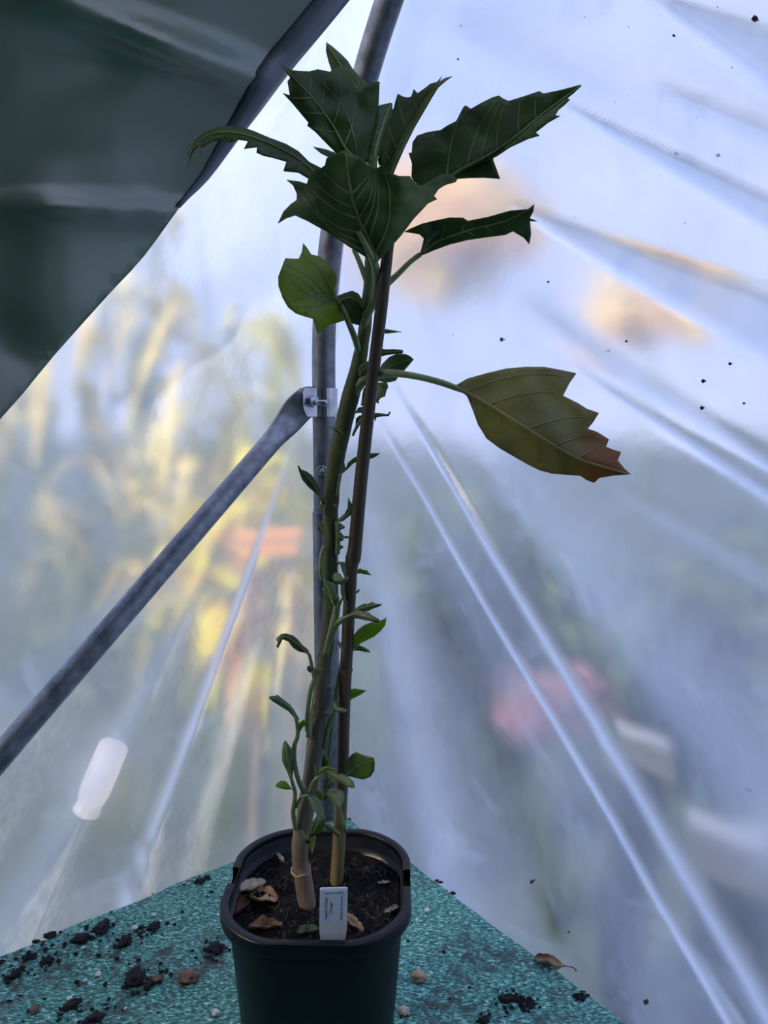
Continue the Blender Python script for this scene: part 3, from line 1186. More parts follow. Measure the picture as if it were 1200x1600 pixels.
# ------------------------------------------------------------------ leaf builder
def rib_param(rib, x, y):
    """nearest place on the rib: fraction along, signed distance"""
    tot = 0
    lens = []
    for a, b in zip(rib, rib[1:]):
        l = math.hypot(b[0] - a[0], b[1] - a[1])
        lens.append(l)
        tot += l
    best = None
    acc = 0
    for (a, b), l in zip(zip(rib, rib[1:]), lens):
        dx, dy = (b[0] - a[0]) / l, (b[1] - a[1]) / l
        t = (x - a[0]) * dx + (y - a[1]) * dy
        tc = min(max(t, 0), l)
        ex, ey = x - a[0] - dx * tc, y - a[1] - dy * tc
        dd = math.hypot(ex, ey)
        sg = 1 if (dx * (y - a[1]) - dy * (x - a[0])) > 0 else -1
        if best is None or dd < best[0]:
            best = (dd, (acc + tc) / tot, sg)
        acc += l
    return best[1], best[0] * best[2]

def blade(parent, outline, rib, d0, d1, fold=(0.3, 0.3), mat='leaf_dark', step=9, arch=0.0, wave=0.004, veins=True,
          vein_mat='vein', seed=1, name='leaf', rib_r=(0.0013, 0.0004), nveins=5, cup=0.0, label=None, thick=0.0005):
    v2, f2 = tri_patch(outline, step, 0.12, seed)
    d0, d1 = d0 * DK, d1 * DK
    px2m = d0 / F
    def depth(x, y):
        s_, q = rib_param(rib, x, y)
        k = fold[0] if q > 0 else fold[1]
        dist = abs(q) * px2m
        return d0 + (d1 - d0) * s_ + k * dist + cup * dist * dist * 20 + arch * math.sin(math.pi * s_) + wave * noise.noise(Vector((x / 38, y / 38, seed * 3.7))), s_
    V, A = [], []
    for p in v2:
        d, s_ = depth(p[0], p[1])
        V.append(W(p[0], p[1], d))
        A.append(s_)
    o = mesh_obj(name, V, f2, M[mat])
    at = o.data.attributes.new('along', 'FLOAT', 'POINT')
    at.data.foreach_set('value', A)
    mo = o.modifiers.new('thickness', 'SOLIDIFY')
    mo.thickness = thick
    mo.offset = 0
    if label:
        o['label'] = label
    adopt(parent, o)
    if veins:
        rs = catmull(rib, 4)
        n = len(rs)
        pts = []
        for (x, y) in rs:
            pts.append(W(x, y, depth(x, y)[0] - 0.0007))
        mr = tube('midrib', pts, [rib_r[0] + (rib_r[1] - rib_r[0]) * i / (n - 1) for i in range(n)], M[vein_mat], sides=6)
        mr.parent = o
        mr.matrix_parent_inverse = o.matrix_world.inverted() if False else Matrix()
        tot = sum(math.hypot(b[0] - a[0], b[1] - a[1]) for a, b in zip(rs, rs[1:]))
        for k in range(nveins):
            for sd in (1, -1):
                f = 0.10 + 0.72 * (k + (0.25 if sd > 0 else 0)) / nveins
                i = min(int(f * (n - 1)), n - 2)
                x, y = rs[i]
                tx, ty = rs[i + 1][0] - x, rs[i + 1][1] - y
                l = math.hypot(tx, ty) or 1
                an = math.atan2(ty, tx) + sd * 0.95
                q = [(x, y)]
                stp = max(5, tot * 0.035)
                for _ in range(30):
                    x += math.cos(an) * stp
                    y += math.sin(an) * stp
                    an -= sd * 0.045
                    if not inside(outline, x + math.cos(an) * stp * 0.6, y + math.sin(an) * stp * 0.6):
                        break
                    q.append((x, y))
                if len(q) < 3:
                    continue
                ps = [W(a, b, depth(a, b)[0] - 0.0005) for a, b in q]
                r0 = rib_r[0] * 0.5
                vo_ = tube('side_vein', ps, [r0 * (1 - 0.65 * j / (len(ps) - 1)) for j in range(len(ps))], M[vein_mat], sides=5)
                vo_.parent = o
    return o

DK = 0.936                                   # plant distances below are in units of this
def chain(parent, name, pxs, mat, sides=8, n=5, label=None):
    """pxs: (px, py, depth, radius_px)"""
    sm = catmull(pxs, n)
    pts = [W(a, b, d * DK) for a, b, d, r in sm]
    rr = [max(r, 0.3) * d * DK / F for a, b, d, r in sm]
    o = tube(name, pts, rr, M[mat], sides=sides)
    if parent:
        adopt(parent, o)
    if label:
        o['label'] = label
    return o

def tf(ox, oy, sc):
    return lambda pts: [(ox + x / sc, oy + y / sc) for x, y in pts]
c1 = tf(280, 40, 3.0)
c2 = tf(580, 100, 1200 / 420)
c3 = tf(400, 360, 4.0)
c4 = tf(650, 540, 3.0)
c5 = tf(400, 700, 4.8)
c6 = tf(400, 960, 1176 / 250)
d1_ = tf(480, 760, 1200 / 140)
d2_ = tf(480, 880, 1200 / 140)
d3_ = tf(410, 980, 1200 / 190)
d4_ = tf(420, 1140, 1200 / 180)
d5_ = tf(500, 480, 1200 / 180)
d8_ = tf(540, 100, 1200 / 180)

# ------------------------------------------------------------------ the plant
SB = soil_at(480, 1416)
plant = empty('trumpet_plant', SB)
tag(plant, 'tall leggy plant with toothed green leaves growing from the black pot', 'plant')
stem_px = [(482, 1432, .592, 14), (479, 1405, .592, 15), (472, 1366, .593, 15), (470, 1352, .594, 13.5), (469, 1320, .595, 14.5), (476, 1275, .597, 14.5), (484, 1225, .6, 13.5),
           (491, 1165, .602, 12.5), (498, 1105, .604, 12.5), (506, 1040, .606, 11.5), (513, 980, .607, 11), (516, 930, .607, 11), (516, 870, .607, 11.5),
           (516, 820, .607, 12), (518, 770, .607, 12.5), (523, 730, .607, 13), (531, 690, .607, 13.5), (540, 650, .607, 13.5), (550, 610, .607, 13.5), (558, 580, .607, 12), (565, 545, .607, 10.5),
           (571, 505, .607, 9.5), (575, 460, .607, 8.5), (577, 420, .607, 7.5), (580, 385, .606, 7), (584, 330, .605, 6), (585, 280, .604, 5), (585, 240, .603, 4)]
st = chain(plant, 'stem', stem_px, 'bark', sides=16, n=4)
for i, v in enumerate(st.data.vertices):
    v.co += Vector((noise.noise(v.co * 90), noise.noise(v.co * 90 + Vector((9, 0, 0))), 0)) * 0.0007
# peeling collar where the old stem was cut back
cc, ca = W(470, 1358, .5932 * DK), 15.6 * .593 * DK / F
adopt(plant, tube('bark_collar', [cc + Vector((ca * math.cos(q * .35), ca * math.sin(q * .35), .0016 * math.sin(q * .35 + .6) + .0006 * math.sin(q * 1.9))) for q in range(19)], [.0006 + .0004 * abs(math.sin(q)) for q in range(19)], M['dry_tan'], sides=6, ref=(0, 0, 1)))
for (x, y, r, dd) in [(480, 1150, 4, .597), (543, 626, 5, .596), (527, 880, 5, .597), (506, 1026, 5, .595), (514, 1075, 6, .594), (510, 1115, 6, .596), (524, 790, 4, .597), (470, 1290, 4, .590), (529, 707, 4, .595), (509, 812, 4, .598), (488, 1310, 5, .588)]:
    nm = 'leaf_scar'
    me = bmesh.new()
    bmesh.ops.create_icosphere(me, subdivisions=2, radius=r * 0.7 * dd * DK / F)
    for v in me.verts:
        v.co *= 1 + 0.25 * noise.noise(v.co * 400 + Vector((x, y, 0)))
        v.co += W(x, y, dd * DK)
    m_ = bpy.data.meshes.new(nm)
    me.to_mesh(m_)
    me.free()
    m_.materials.append(M['bark'])
    o = bpy.data.objects.new(nm, m_)
    COL.objects.link(o)
    adopt(plant, o)

# --- large leaves
# spike behind the upper leaf
blade(plant, c1([(690, 78), (720, 100), (760, 135), (790, 165), (815, 205), (845, 240), (880, 268), (905, 330), (880, 420), (800, 380), (740, 290), (712, 205), (700, 170), (688, 120)]),
      c1([(880, 420), (830, 300), (760, 190), (690, 82)]), .625, .66, (.3, .3), 'leaf_mid', seed=2, nveins=3)
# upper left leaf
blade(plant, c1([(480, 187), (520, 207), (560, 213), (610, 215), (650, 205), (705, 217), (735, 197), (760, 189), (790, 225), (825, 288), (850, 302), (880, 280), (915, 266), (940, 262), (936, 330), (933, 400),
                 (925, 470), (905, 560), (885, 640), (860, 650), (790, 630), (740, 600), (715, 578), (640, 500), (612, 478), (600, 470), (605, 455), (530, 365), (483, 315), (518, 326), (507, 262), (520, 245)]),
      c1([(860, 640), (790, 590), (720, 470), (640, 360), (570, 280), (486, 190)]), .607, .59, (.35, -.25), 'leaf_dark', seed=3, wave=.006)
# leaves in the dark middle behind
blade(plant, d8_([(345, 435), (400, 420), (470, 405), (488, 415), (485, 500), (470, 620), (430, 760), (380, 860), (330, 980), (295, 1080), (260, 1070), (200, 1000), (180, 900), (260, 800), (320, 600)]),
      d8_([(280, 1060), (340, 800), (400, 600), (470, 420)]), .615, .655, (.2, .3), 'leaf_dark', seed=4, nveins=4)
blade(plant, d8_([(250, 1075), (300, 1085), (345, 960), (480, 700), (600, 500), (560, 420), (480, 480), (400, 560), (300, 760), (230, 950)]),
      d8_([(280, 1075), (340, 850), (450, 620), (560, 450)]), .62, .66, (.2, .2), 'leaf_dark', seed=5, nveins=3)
# upright folded leaf: dark inner half and pale outer half seen edge-on
blade(plant, d8_([(335, 1000), (350, 960), (380, 800), (420, 640), (490, 520), (500, 470), (520, 390), (545, 310), (600, 340), (650, 350), (685, 340), (712, 262), (750, 305), (830, 250), (885, 205), (950, 190), (1005, 128), (975, 185),
                  (1045, 142), (1110, 130), (980, 215), (860, 330), (740, 520), (620, 720), (520, 900), (440, 1140), (395, 1080), (350, 1055)]),
      d8_([(445, 1140), (540, 880), (680, 620), (830, 370), (990, 180), (1110, 131)]), .612, .60, (.9, .9), 'leaf_dark', seed=6, nveins=5, rib_r=(0.0008, 0.0003))
blade(plant, d8_([(440, 1140), (520, 900), (620, 715), (740, 500), (830, 370), (890, 260), (960, 190), (1045, 150), (1108, 130), (1040, 180), (965, 245), (900, 350), (820, 490), (720, 660), (620, 860), (540, 1040), (495, 1150), (470, 1160)]),
      d8_([(465, 1150), (570, 920), (700, 660), (830, 430), (960, 225), (1100, 133)]), .606, .592, (-.5, .5), 'leaf_mid', seed=7, nveins=6, rib_r=(0.0009, 0.0004), step=6)
# small spike between
blade(plant, c1([(626, 567), (690, 580), (745, 602), (730, 640), (700, 618), (665, 600)]), c1([(740, 618), (690, 595), (628, 568)]), .60, .585, (.2, .2), 'leaf_mid', seed=8, step=6, veins=False)
# left arching leaf, seen nearly edge-on
blade(plant, c1([(40, 668), (43, 600), (70, 545), (110, 505), (160, 482), (230, 470), (300, 478), (350, 495), (420, 525), (500, 555), (560, 590), (610, 640), (665, 668), (640, 700), (605, 717), (560, 690), (488, 682), (502, 638),
                 (440, 620), (395, 610), (362, 595), (365, 570), (303, 578), (322, 542), (280, 535), (250, 545), (222, 550), (215, 530), (150, 545), (105, 572), (95, 560), (70, 585), (52, 620)]),
      c1([(640, 690), (560, 625), (470, 575), (380, 535), (280, 505), (180, 500), (100, 535), (55, 590), (41, 660)]), .60, .585, (.9, -.6), 'leaf_dark', seed=9, step=6, nveins=4, rib_r=(0.001, 0.0003), label='narrow dark leaf arching to a drooping tip')
# right leaf pointing up: main blade and turned-under half
blade(plant, c2([(180, 505), (182, 445), (167, 398), (181, 396), (185, 350), (205, 320), (250, 305), (310, 295), (340, 275), (380, 255), (400, 215), (415, 188), (425, 186), (445, 200), (490, 175), (540, 150), (570, 141), (590, 155),
                 (615, 165), (680, 145), (750, 122), (770, 132), (850, 115), (935, 92), (939, 98), (905, 130), (878, 152), (740, 255), (640, 345), (545, 405), (450, 452), (385, 480), (330, 510), (270, 560), (210, 560)]),
      c2([(300, 540), (390, 476), (470, 435), (560, 385), (660, 310), (760, 225), (860, 150), (934, 96)]), .618, .565, (.3, .55), 'leaf_dark', seed=10, nveins=6)
blade(plant, c2([(385, 478), (450, 450), (545, 403), (640, 343), (740, 253), (876, 150), (886, 160), (860, 185), (835, 205), (822, 230), (843, 232), (790, 262), (735, 305), (752, 320), (700, 335), (620, 372), (560, 412), (480, 446), (420, 466), (390, 490)]),
      c2([(390, 484), (480, 442), (590, 385), (700, 310), (800, 220), (882, 155)]), .611, .563, (-.8, .8), 'leaf_mid', seed=11, step=6, veins=False)
blade(plant, c2([(290, 560), (340, 490), (390, 450), (470, 415), (550, 390), (545, 430), (560, 470), (576, 513), (500, 508), (440, 510), (385, 513), (350, 532)]),
      c2([(310, 545), (400, 490), (500, 470), (572, 511)]), .619, .60, (.2, .2), 'leaf_dark', seed=12, veins=False)
# big front leaf
blade(plant, c1([(925, 1112), (890, 1095), (800, 1040), (690, 965), (600, 915), (545, 890), (500, 905), (463, 928), (490, 870), (525, 835), (551, 818), (552, 790), (535, 750), (503, 723), (560, 730), (598, 742), (610, 705), (615, 684),
                 (660, 672), (683, 655), (690, 622), (735, 603), (770, 587), (800, 598), (850, 620), (890, 655), (925, 671), (950, 655), (985, 690), (1030, 705), (1080, 705), (1112, 747), (1140, 750), (1180, 728)])
      + c2([(310, 495), (360, 490), (384, 515), (376, 528), (330, 540), (300, 560), (280, 590), (294, 604), (255, 622), (190, 690), (130, 770), (60, 850), (22, 888)]),
      c1([(928, 1105), (895, 1020), (850, 930), (815, 830), (800, 740), (780, 600)]), .572, .535, (-.45, -.15), 'leaf_mid', seed=13, wave=.009, nveins=6, rib_r=(0.0019, 0.0006), cup=0.6, label='broad toothed leaf facing forward with pale branching veins')
# right middle leaf, curled
blade(plant, c2([(215, 855), (225, 820), (235, 780), (215, 760), (148, 749), (175, 735), (230, 712), (290, 698), (350, 686), (410, 686), (432, 700), (520, 683), (620, 655), (700, 648), (728, 626), (724, 658), (708, 688), (742, 703), (709, 701),
                 (714, 760), (706, 805), (680, 775), (632, 747), (600, 763), (520, 773), (430, 786), (350, 806), (280, 832), (232, 852)]),
      c2([(222, 850), (290, 795), (380, 760), (480, 730), (600, 700), (720, 640)]), .60, .565, (.5, -.5), 'leaf_dark', seed=14, step=6, nveins=4, rib_r=(0.0011, 0.0003))
blade(plant, c2([(216, 853), (226, 820), (237, 780), (220, 762), (260, 735), (330, 715), (420, 700), (380, 722), (310, 745), (270, 780), (245, 820), (235, 850)]),
      c2([(224, 848), (250, 780), (310, 735), (415, 703)]), .596, .585, (.3, .3), 'leaf_blue', seed=15, step=5, veins=False)
# lime left leaf
blade(plant, c3([(295, 80), (320, 110), (345, 150), (400, 165), (460, 215), (498, 270), (505, 320), (490, 370), (500, 407), (520, 440), (560, 560), (500, 580), (450, 592), (410, 630), (385, 650), (372, 600), (355, 553), (310, 540), (250, 520),
                 (200, 480), (165, 420), (140, 350), (138, 290), (165, 220), (182, 175), (265, 178), (285, 140)]),
      c3([(530, 470), (500, 428), (440, 410), (340, 414), (180, 442)]), .592, .57, (-.3, -.35), 'leaf_lime', seed=16, cup=0.8, nveins=4, rib_r=(0.0013, 0.0005), label='rounded yellow-green leaf with a curled edge')
blade(plant, c3([(505, 412), (545, 395), (600, 377), (640, 395), (668, 440), (678, 492), (661, 512), (661, 570), (640, 592), (600, 582), (560, 560), (530, 490)]),
      c3([(525, 440), (570, 420), (620, 430), (672, 485)]), .594, .60, (.4, .4), 'leaf_mid', seed=17, step=6, nveins=2, rib_r=(0.0009, 0.0004))
# drooping old leaf on a long stalk
blade(plant, c4([(188, 185), (240, 155), (330, 130), (420, 108), (510, 100), (600, 100), (680, 115), (752, 130), (720, 175), (690, 235), (760, 270), (800, 296), (857, 316), (830, 360), (805, 390), (850, 405), (905, 440), (890, 475), (930, 490),
                 (962, 500), (945, 538), (975, 575), (1006, 603), (920, 610), (860, 620), (835, 643), (800, 630), (770, 610), (700, 605), (640, 600), (580, 585), (520, 555), (450, 515), (390, 480), (330, 435), (290, 370), (265, 300), (240, 240)]),
      c4([(190, 198), (300, 255), (480, 365), (650, 470), (760, 530), (900, 575), (1000, 602)]), .565, .53, (.25, .35), 'leaf_old', seed=18, vein_mat='vein_old', nveins=5, rib_r=(0.0016, 0.0005), label='drooping olive leaf browning towards its toothed tip')

# petioles
for pts in [
    [(560, 362, .556, 4), (575, 390, .563, 5), (586, 415, .575, 6), (589, 440, .585, 6), (585, 470, .595, 6), (572, 496, .603, 7), (565, 530, .606, 6)],
    [(657, 397, .598, 4), (640, 410, .60, 4), (622, 428, .603, 4.5), (606, 443, .606, 5), (580, 470, .607, 5)],
    [(533, 478, .591, 4), (545, 505, .594, 4.5), (556, 533, .60, 5), (563, 560, .606, 5)],
    [(553, 390, .61, 3.5), (562, 410, .608, 4), (573, 440, .607, 4.5)],
    [(722, 611, .5645, 3), (712, 606, .565, 4.5), (690, 598, .567, 5), (660, 590, .571, 5), (625, 584, .578, 5.5), (600, 583, .588, 6), (578, 588, .598, 7), (560, 603, .604, 8), (548, 628, .606, 9)],
    [(568, 255, .607, 4), (578, 290, .605, 4.5), (583, 330, .605, 5)],
    [(610, 275, .612, 4), (600, 310, .608, 4.5), (588, 345, .606, 5)],
    [(650, 288, .617, 4), (625, 310, .612, 4.5), (598, 350, .607, 5)],
    [(490, 272, .60, 4), (530, 300, .602, 4.5), (575, 350, .606, 5)]]:
    chain(plant, 'petiole', pts, 'petiole')

# --- side shoots
for pts in [
    [(487, 1152, .595, 3), (480, 1140, .593, 4), (481, 1110, .59, 4), (485, 1080, .588, 4), (492, 1060, .588, 4), (499, 1046, .59, 3.5)],
    [(491, 1062, .588, 3), (488, 1045, .587, 3), (485, 1030, .588, 2.8), (483, 1022, .589, 2.5)],
    [(506, 1170, .602, 3), (512, 1140, .602, 4), (520, 1118, .603, 4), (527, 1100, .603, 3)],
    [(508, 1250, .60, 3), (520, 1120, .61, 3.5), (528, 1065, .612, 3.5), (533, 1040, .613, 3), (536, 1020, .613, 2.5)],
    [(462, 1296, .588, 4), (458, 1270, .587, 4), (461, 1240, .586, 3.5), (456, 1220, .585, 3), (454, 1208, .585, 2.5)],
    [(476, 1242, .59, 4), (466, 1218, .588, 4), (460, 1190, .587, 4), (460, 1165, .586, 4), (465, 1150, .586, 3.5), (464, 1130, .585, 3), (462, 1122, .585, 3)],
    [(463, 1155, .586, 2.5), (468, 1140, .586, 2.5), (476, 1130, .588, 2.5)],
    [(509, 1022, .594, 5), (516, 995, .593, 6), (525, 975, .592, 6), (540, 966, .588, 5), (555, 960, .585, 4)],
    [(514, 1000, .592, 5), (522, 970, .592, 6), (526, 948, .592, 6), (524, 930, .592, 3)],
    [(462, 1262, .587, 2.5), (470, 1246, .586, 2.5), (482, 1242, .584, 2)],
    [(484, 1238, .588, 4), (490, 1222, .586, 4), (500, 1212, .585, 3)],
    [(528, 1375, .625, 3), (530, 1310, .622, 5), (522, 1298, .618, 5), (508, 1288, .612, 4)],
    [(540, 1300, .60, 3), (530, 1260, .60, 3), (522, 1235, .598, 3)],
    [(527, 866, .60, 4), (528, 840, .60, 4), (526, 815, .60, 3)],
    [(533, 845, .60, 2.5), (534, 838, .60, 3), (527, 830, .60, 3)],
    [(503, 905, .597, 3), (501, 885, .596, 4), (503, 865, .597, 3.5), (507, 852, .598, 3)],
    [(541, 945, .602, 2.5), (535, 925, .60, 3), (536, 905, .60, 3)],
    [(503, 800, .60, 2), (502, 790, .60, 3), (505, 780, .60, 3), (503, 772, .60, 2)],
    [(551, 681, .60, 2), (557, 668, .60, 2.5), (566, 655, .60, 3)],
    [(526, 775, .60, 2.5), (529, 758, .60, 2.5), (531, 740, .60, 2.5)]]:
    chain(plant, 'side_shoot', pts, 'shoot', sides=6)

# --- small leaves: outlines
def small(outline, rib, d0, d1, mat, seed, veins=True, fold=(.35, .35), step=5):
    blade(plant, outline, rib, d0, d1, fold, mat, step=step, veins=veins, nveins=0, seed=seed, wave=.002, rib_r=(0.0006, 0.0003))
S = small
# beside the cane, upper part
S(d5_([(660, 275), (665, 235), (690, 228), (760, 240), (850, 257), (760, 268), (700, 275)]), d5_([(662, 255), (750, 254), (848, 257)]), .615, .60, 'leaf_blue', 31)
S(d5_([(635, 515), (640, 430), (690, 440), (780, 438), (860, 445), (866, 465), (855, 485), (780, 488), (690, 500)]), d5_([(640, 475), (740, 465), (860, 465)]), .615, .60, 'leaf_mid', 32)
S(d5_([(650, 590), (720, 520), (790, 488), (890, 487), (940, 510), (976, 545), (930, 600), (865, 675), (760, 690), (640, 680), (610, 660)]), d5_([(630, 670), (760, 610), (880, 560), (974, 546)]), .625, .605, 'leaf_mid', 33)
S(d5_([(600, 700), (700, 690), (810, 730), (790, 765), (740, 780), (680, 785), (610, 770)]), d5_([(605, 740), (700, 735), (805, 735)]), .628, .615, 'leaf_small', 34)
S(d5_([(600, 785), (700, 785), (712, 830), (690, 880), (678, 930), (640, 940), (610, 970), (615, 1005), (580, 990), (560, 900)]), d5_([(590, 800), (640, 850), (670, 925)]), .628, .62, 'leaf_small', 35)
S(d5_([(395, 640), (420, 600), (480, 565), (530, 560), (530, 700), (470, 710), (410, 730), (400, 690)]), d5_([(410, 715), (450, 650), (525, 600)]), .596, .60, 'leaf_small', 36)
S(d5_([(455, 840), (500, 830), (490, 990), (425, 1030), (440, 920)]), d5_([(430, 1025), (460, 930), (490, 840)]), .602, .606, 'leaf_mid', 37)
S(d5_([(355, 1110), (400, 1045), (480, 1030), (480, 1105), (410, 1100)]), d5_([(360, 1105), (420, 1070), (478, 1065)]), .60, .605, 'leaf_small', 38)
S(d5_([(560, 1140), (575, 1100), (640, 1105), (705, 1115), (722, 1090), (738, 1088), (715, 1135), (640, 1138), (585, 1150), (575, 1190)]), d5_([(565, 1125), (640, 1120), (712, 1122), (732, 1092)]), .615, .60, 'leaf_wilt', 39, step=4)
S(d5_([(370, 1210), (375, 1160), (410, 1130), (455, 1125), (460, 1215), (410, 1230), (370, 1290), (340, 1333), (365, 1270)]), d5_([(345, 1330), (385, 1250), (450, 1150)]), .60, .61, 'leaf_mid', 40)
S(d5_([(80, 1245), (130, 1250), (190, 1260), (235, 1285), (245, 1333), (190, 1310), (140, 1275)]), d5_([(240, 1320), (190, 1280), (84, 1247)]), .595, .59, 'leaf_mid', 41, step=4)
# on the hoop side
S(c5([(312, 130), (325, 135), (330, 160), (380, 175), (420, 205), (450, 250), (480, 320), (485, 375), (450, 340), (390, 290), (345, 235), (325, 180)]), c5([(483, 370), (430, 270), (370, 205), (318, 135)]), .60, .585, 'leaf_wilt', 42)
S(c5([(610, 220), (615, 160), (640, 115), (655, 85), (668, 130), (665, 180), (690, 110), (740, 70), (800, 55), (860, 40), (920, 38), (930, 40), (900, 65), (850, 85), (790, 90), (730, 115), (680, 165), (640, 200)]), c5([(625, 210), (680, 145), (760, 80), (925, 40)]), .612, .60, 'leaf_small', 43)
S(d1_([(375, 495), (420, 430), (500, 365), (540, 290), (545, 200), (552, 148), (575, 200), (620, 260), (625, 330), (605, 370), (540, 415), (480, 465), (420, 480)]), d1_([(380, 490), (480, 420), (570, 330), (580, 250), (552, 152)]), .60, .60, 'leaf_small', 44)
S(d1_([(380, 510), (440, 488), (500, 530), (505, 560), (460, 575), (420, 620), (375, 600)]), d1_([(380, 570), (440, 550), (503, 540)]), .60, .597, 'leaf_blue', 45)
S(d1_([(375, 600), (420, 640), (480, 670), (530, 662), (580, 680), (570, 700), (500, 695), (455, 715), (420, 690)]), d1_([(378, 605), (450, 685), (575, 690)]), .598, .60, 'leaf_wilt', 46, step=4)
S(d1_([(430, 830), (455, 780), (492, 815), (430, 860)]), d1_([(432, 850), (490, 815)]), .60, .60, 'leaf_small', 47, veins=False, step=3)
S(d1_([(130, 580), (150, 500), (200, 470), (225, 520), (228, 660), (180, 610)]), d1_([(225, 650), (190, 570), (160, 500)]), .597, .593, 'leaf_small', 48)
S(d1_([(160, 180), (210, 148), (265, 155), (280, 200), (250, 280), (215, 240), (190, 190)]), d1_([(250, 270), (240, 200), (170, 175)]), .592, .588, 'leaf_wilt', 49, step=4)
S(d1_([(425, 1005), (530, 1020), (540, 1200), (490, 1190), (460, 1100)]), d1_([(520, 1190), (490, 1100), (430, 1010)]), .60, .598, 'leaf_blue', 50)
S(d1_([(655, 1170), (665, 1110), (715, 1098), (740, 1115), (805, 1125), (830, 1160), (865, 1190), (780, 1180), (720, 1165)]), d1_([(658, 1150), (750, 1140), (860, 1188)]), .615, .605, 'leaf_bright', 51, step=4)
# middle cluster
S(d2_([(340, 200), (350, 140), (380, 120), (440, 140), (480, 200), (545, 170), (555, 210), (520, 260), (450, 285), (400, 280), (370, 240)]), d2_([(360, 230), (430, 230), (545, 200)]), .592, .588, 'leaf_blue', 52)
S(d2_([(205, 190), (260, 235), (340, 260), (385, 280), (390, 400), (385, 490), (350, 560), (320, 540), (270, 420), (225, 290)]), d2_([(345, 555), (310, 420), (215, 210)]), .590, .585, 'leaf_small', 53)
S(d2_([(185, 370), (215, 335), (270, 440), (320, 540), (330, 640), (250, 520)]), d2_([(325, 620), (260, 460), (200, 350)]), .594, .59, 'leaf_mid', 54)
S(d2_([(645, 410), (650, 380), (690, 352), (708, 350), (690, 390)]), d2_([(648, 400), (705, 352)]), .615, .61, 'leaf_small', 55, veins=False, step=3)
S(d2_([(640, 610), (700, 570), (770, 540), (790, 550), (840, 535), (870, 515), (900, 535), (960, 550), (990, 540), (995, 565), (950, 585), (900, 600), (820, 640), (760, 650), (690, 630)]), d2_([(645, 615), (760, 595), (880, 565), (992, 552)]), .59, .575, 'leaf_wilt', 56, step=4)
S(d2_([(500, 740), (560, 690), (620, 640), (680, 618), (740, 650), (820, 655), (855, 690), (900, 715), (960, 750), (970, 800), (900, 790), (860, 775), (780, 765), (700, 745), (600, 735), (540, 745)]), d2_([(510, 735), (620, 690), (740, 700), (860, 735), (965, 780)]), .585, .565, 'leaf_wilt', 57, step=4)
S(d2_([(615, 1160), (605, 1060), (620, 970), (680, 890), (760, 830), (860, 790), (970, 770), (1050, 740), (1055, 715), (1060, 760), (1045, 830), (980, 910), (900, 980), (800, 1030), (720, 1070), (660, 1130)]), d2_([(615, 1150), (700, 1000), (830, 890), (960, 820), (1050, 750)]), .612, .59, 'leaf_bright', 58)
S(d2_([(610, 1170), (690, 1100), (760, 1120), (830, 1165), (845, 1200), (790, 1190), (700, 1170)]), d2_([(615, 1170), (730, 1140), (840, 1195)]), .618, .60, 'leaf_blue', 59, step=4)
S(d2_([(395, 1020), (450, 1060), (480, 1140), (475, 1200), (430, 1120)]), d2_([(470, 1190), (440, 1100), (398, 1025)]), .602, .60, 'leaf_blue', 60, step=4)
S(d2_([(380, 560), (400, 470), (430, 440), (420, 540), (470, 460), (480, 480), (440, 580), (400, 600)]), d2_([(400, 590), (420, 520), (470, 465)]), .59, .588, 'leaf_small', 61, step=4)
# lower left shoots
S(d3_([(135, 110), (180, 70), (230, 60), (300, 80), (340, 110), (400, 180), (450, 220), (478, 290), (465, 300), (430, 255), (360, 240), (300, 200), (255, 140), (200, 120), (175, 170), (155, 210), (135, 190), (150, 150)]), d3_([(470, 290), (400, 215), (310, 140), (220, 90), (165, 130), (150, 200)]), .59, .58, 'leaf_wilt', 62)
S(d3_([(540, 330), (545, 265), (590, 228), (600, 260), (590, 330), (575, 400), (550, 390)]), d3_([(568, 395), (565, 310), (588, 235)]), .59, .585, 'leaf_blue', 63, step=4)
S(d3_([(500, 400), (550, 395), (590, 400), (590, 425), (555, 460), (520, 440)]), d3_([(550, 455), (545, 425), (590, 405)]), .586, .583, 'leaf_small', 64, veins=False, step=3)
S(d3_([(440, 420), (445, 385), (480, 378), (500, 400), (495, 430), (470, 452)]), d3_([(495, 415), (445, 400)]), .583, .58, 'leaf_wilt', 65, veins=False, step=3)
S(d3_([(60, 695), (80, 680), (130, 680), (145, 665), (180, 690), (270, 760), (310, 810), (365, 905), (335, 945), (310, 890), (260, 830), (180, 780), (100, 730)]), d3_([(340, 930), (280, 810), (190, 735), (65, 692)]), .586, .572, 'leaf_blue', 66)
S(d3_([(350, 1000), (365, 940), (410, 910), (435, 960), (400, 985), (360, 1050)]), d3_([(360, 1010), (410, 920)]), .587, .583, 'leaf_bright', 67, veins=False, step=3)
S(d3_([(480, 890), (485, 760), (520, 690), (535, 720), (525, 800), (505, 880)]), d3_([(490, 885), (505, 790), (522, 700)]), .60, .60, 'leaf_small', 68, step=4)
S(d3_([(740, 130), (790, 180), (790, 240), (765, 190)]), d3_([(785, 230), (745, 135)]), .61, .605, 'leaf_blue', 69, veins=False, step=3)
S(d3_([(870, 715), (868, 615), (910, 605), (1028, 625), (980, 660), (920, 690)]), d3_([(870, 680), (940, 640), (1024, 626)]), .62, .605, 'leaf_bright', 70, step=4)
S(d3_([(710, 700), (740, 600), (775, 520), (780, 640), (775, 790), (745, 790)]), d3_([(760, 785), (755, 680), (772, 560)]), .618, .625, 'leaf_small', 71, step=4)
S(d3_([(685, 740), (710, 720), (735, 780), (800, 800), (832, 820), (820, 845), (760, 845), (710, 820), (680, 790)]), d3_([(700, 760), (740, 810), (828, 825)]), .598, .59, 'leaf_blue', 72, step=4)
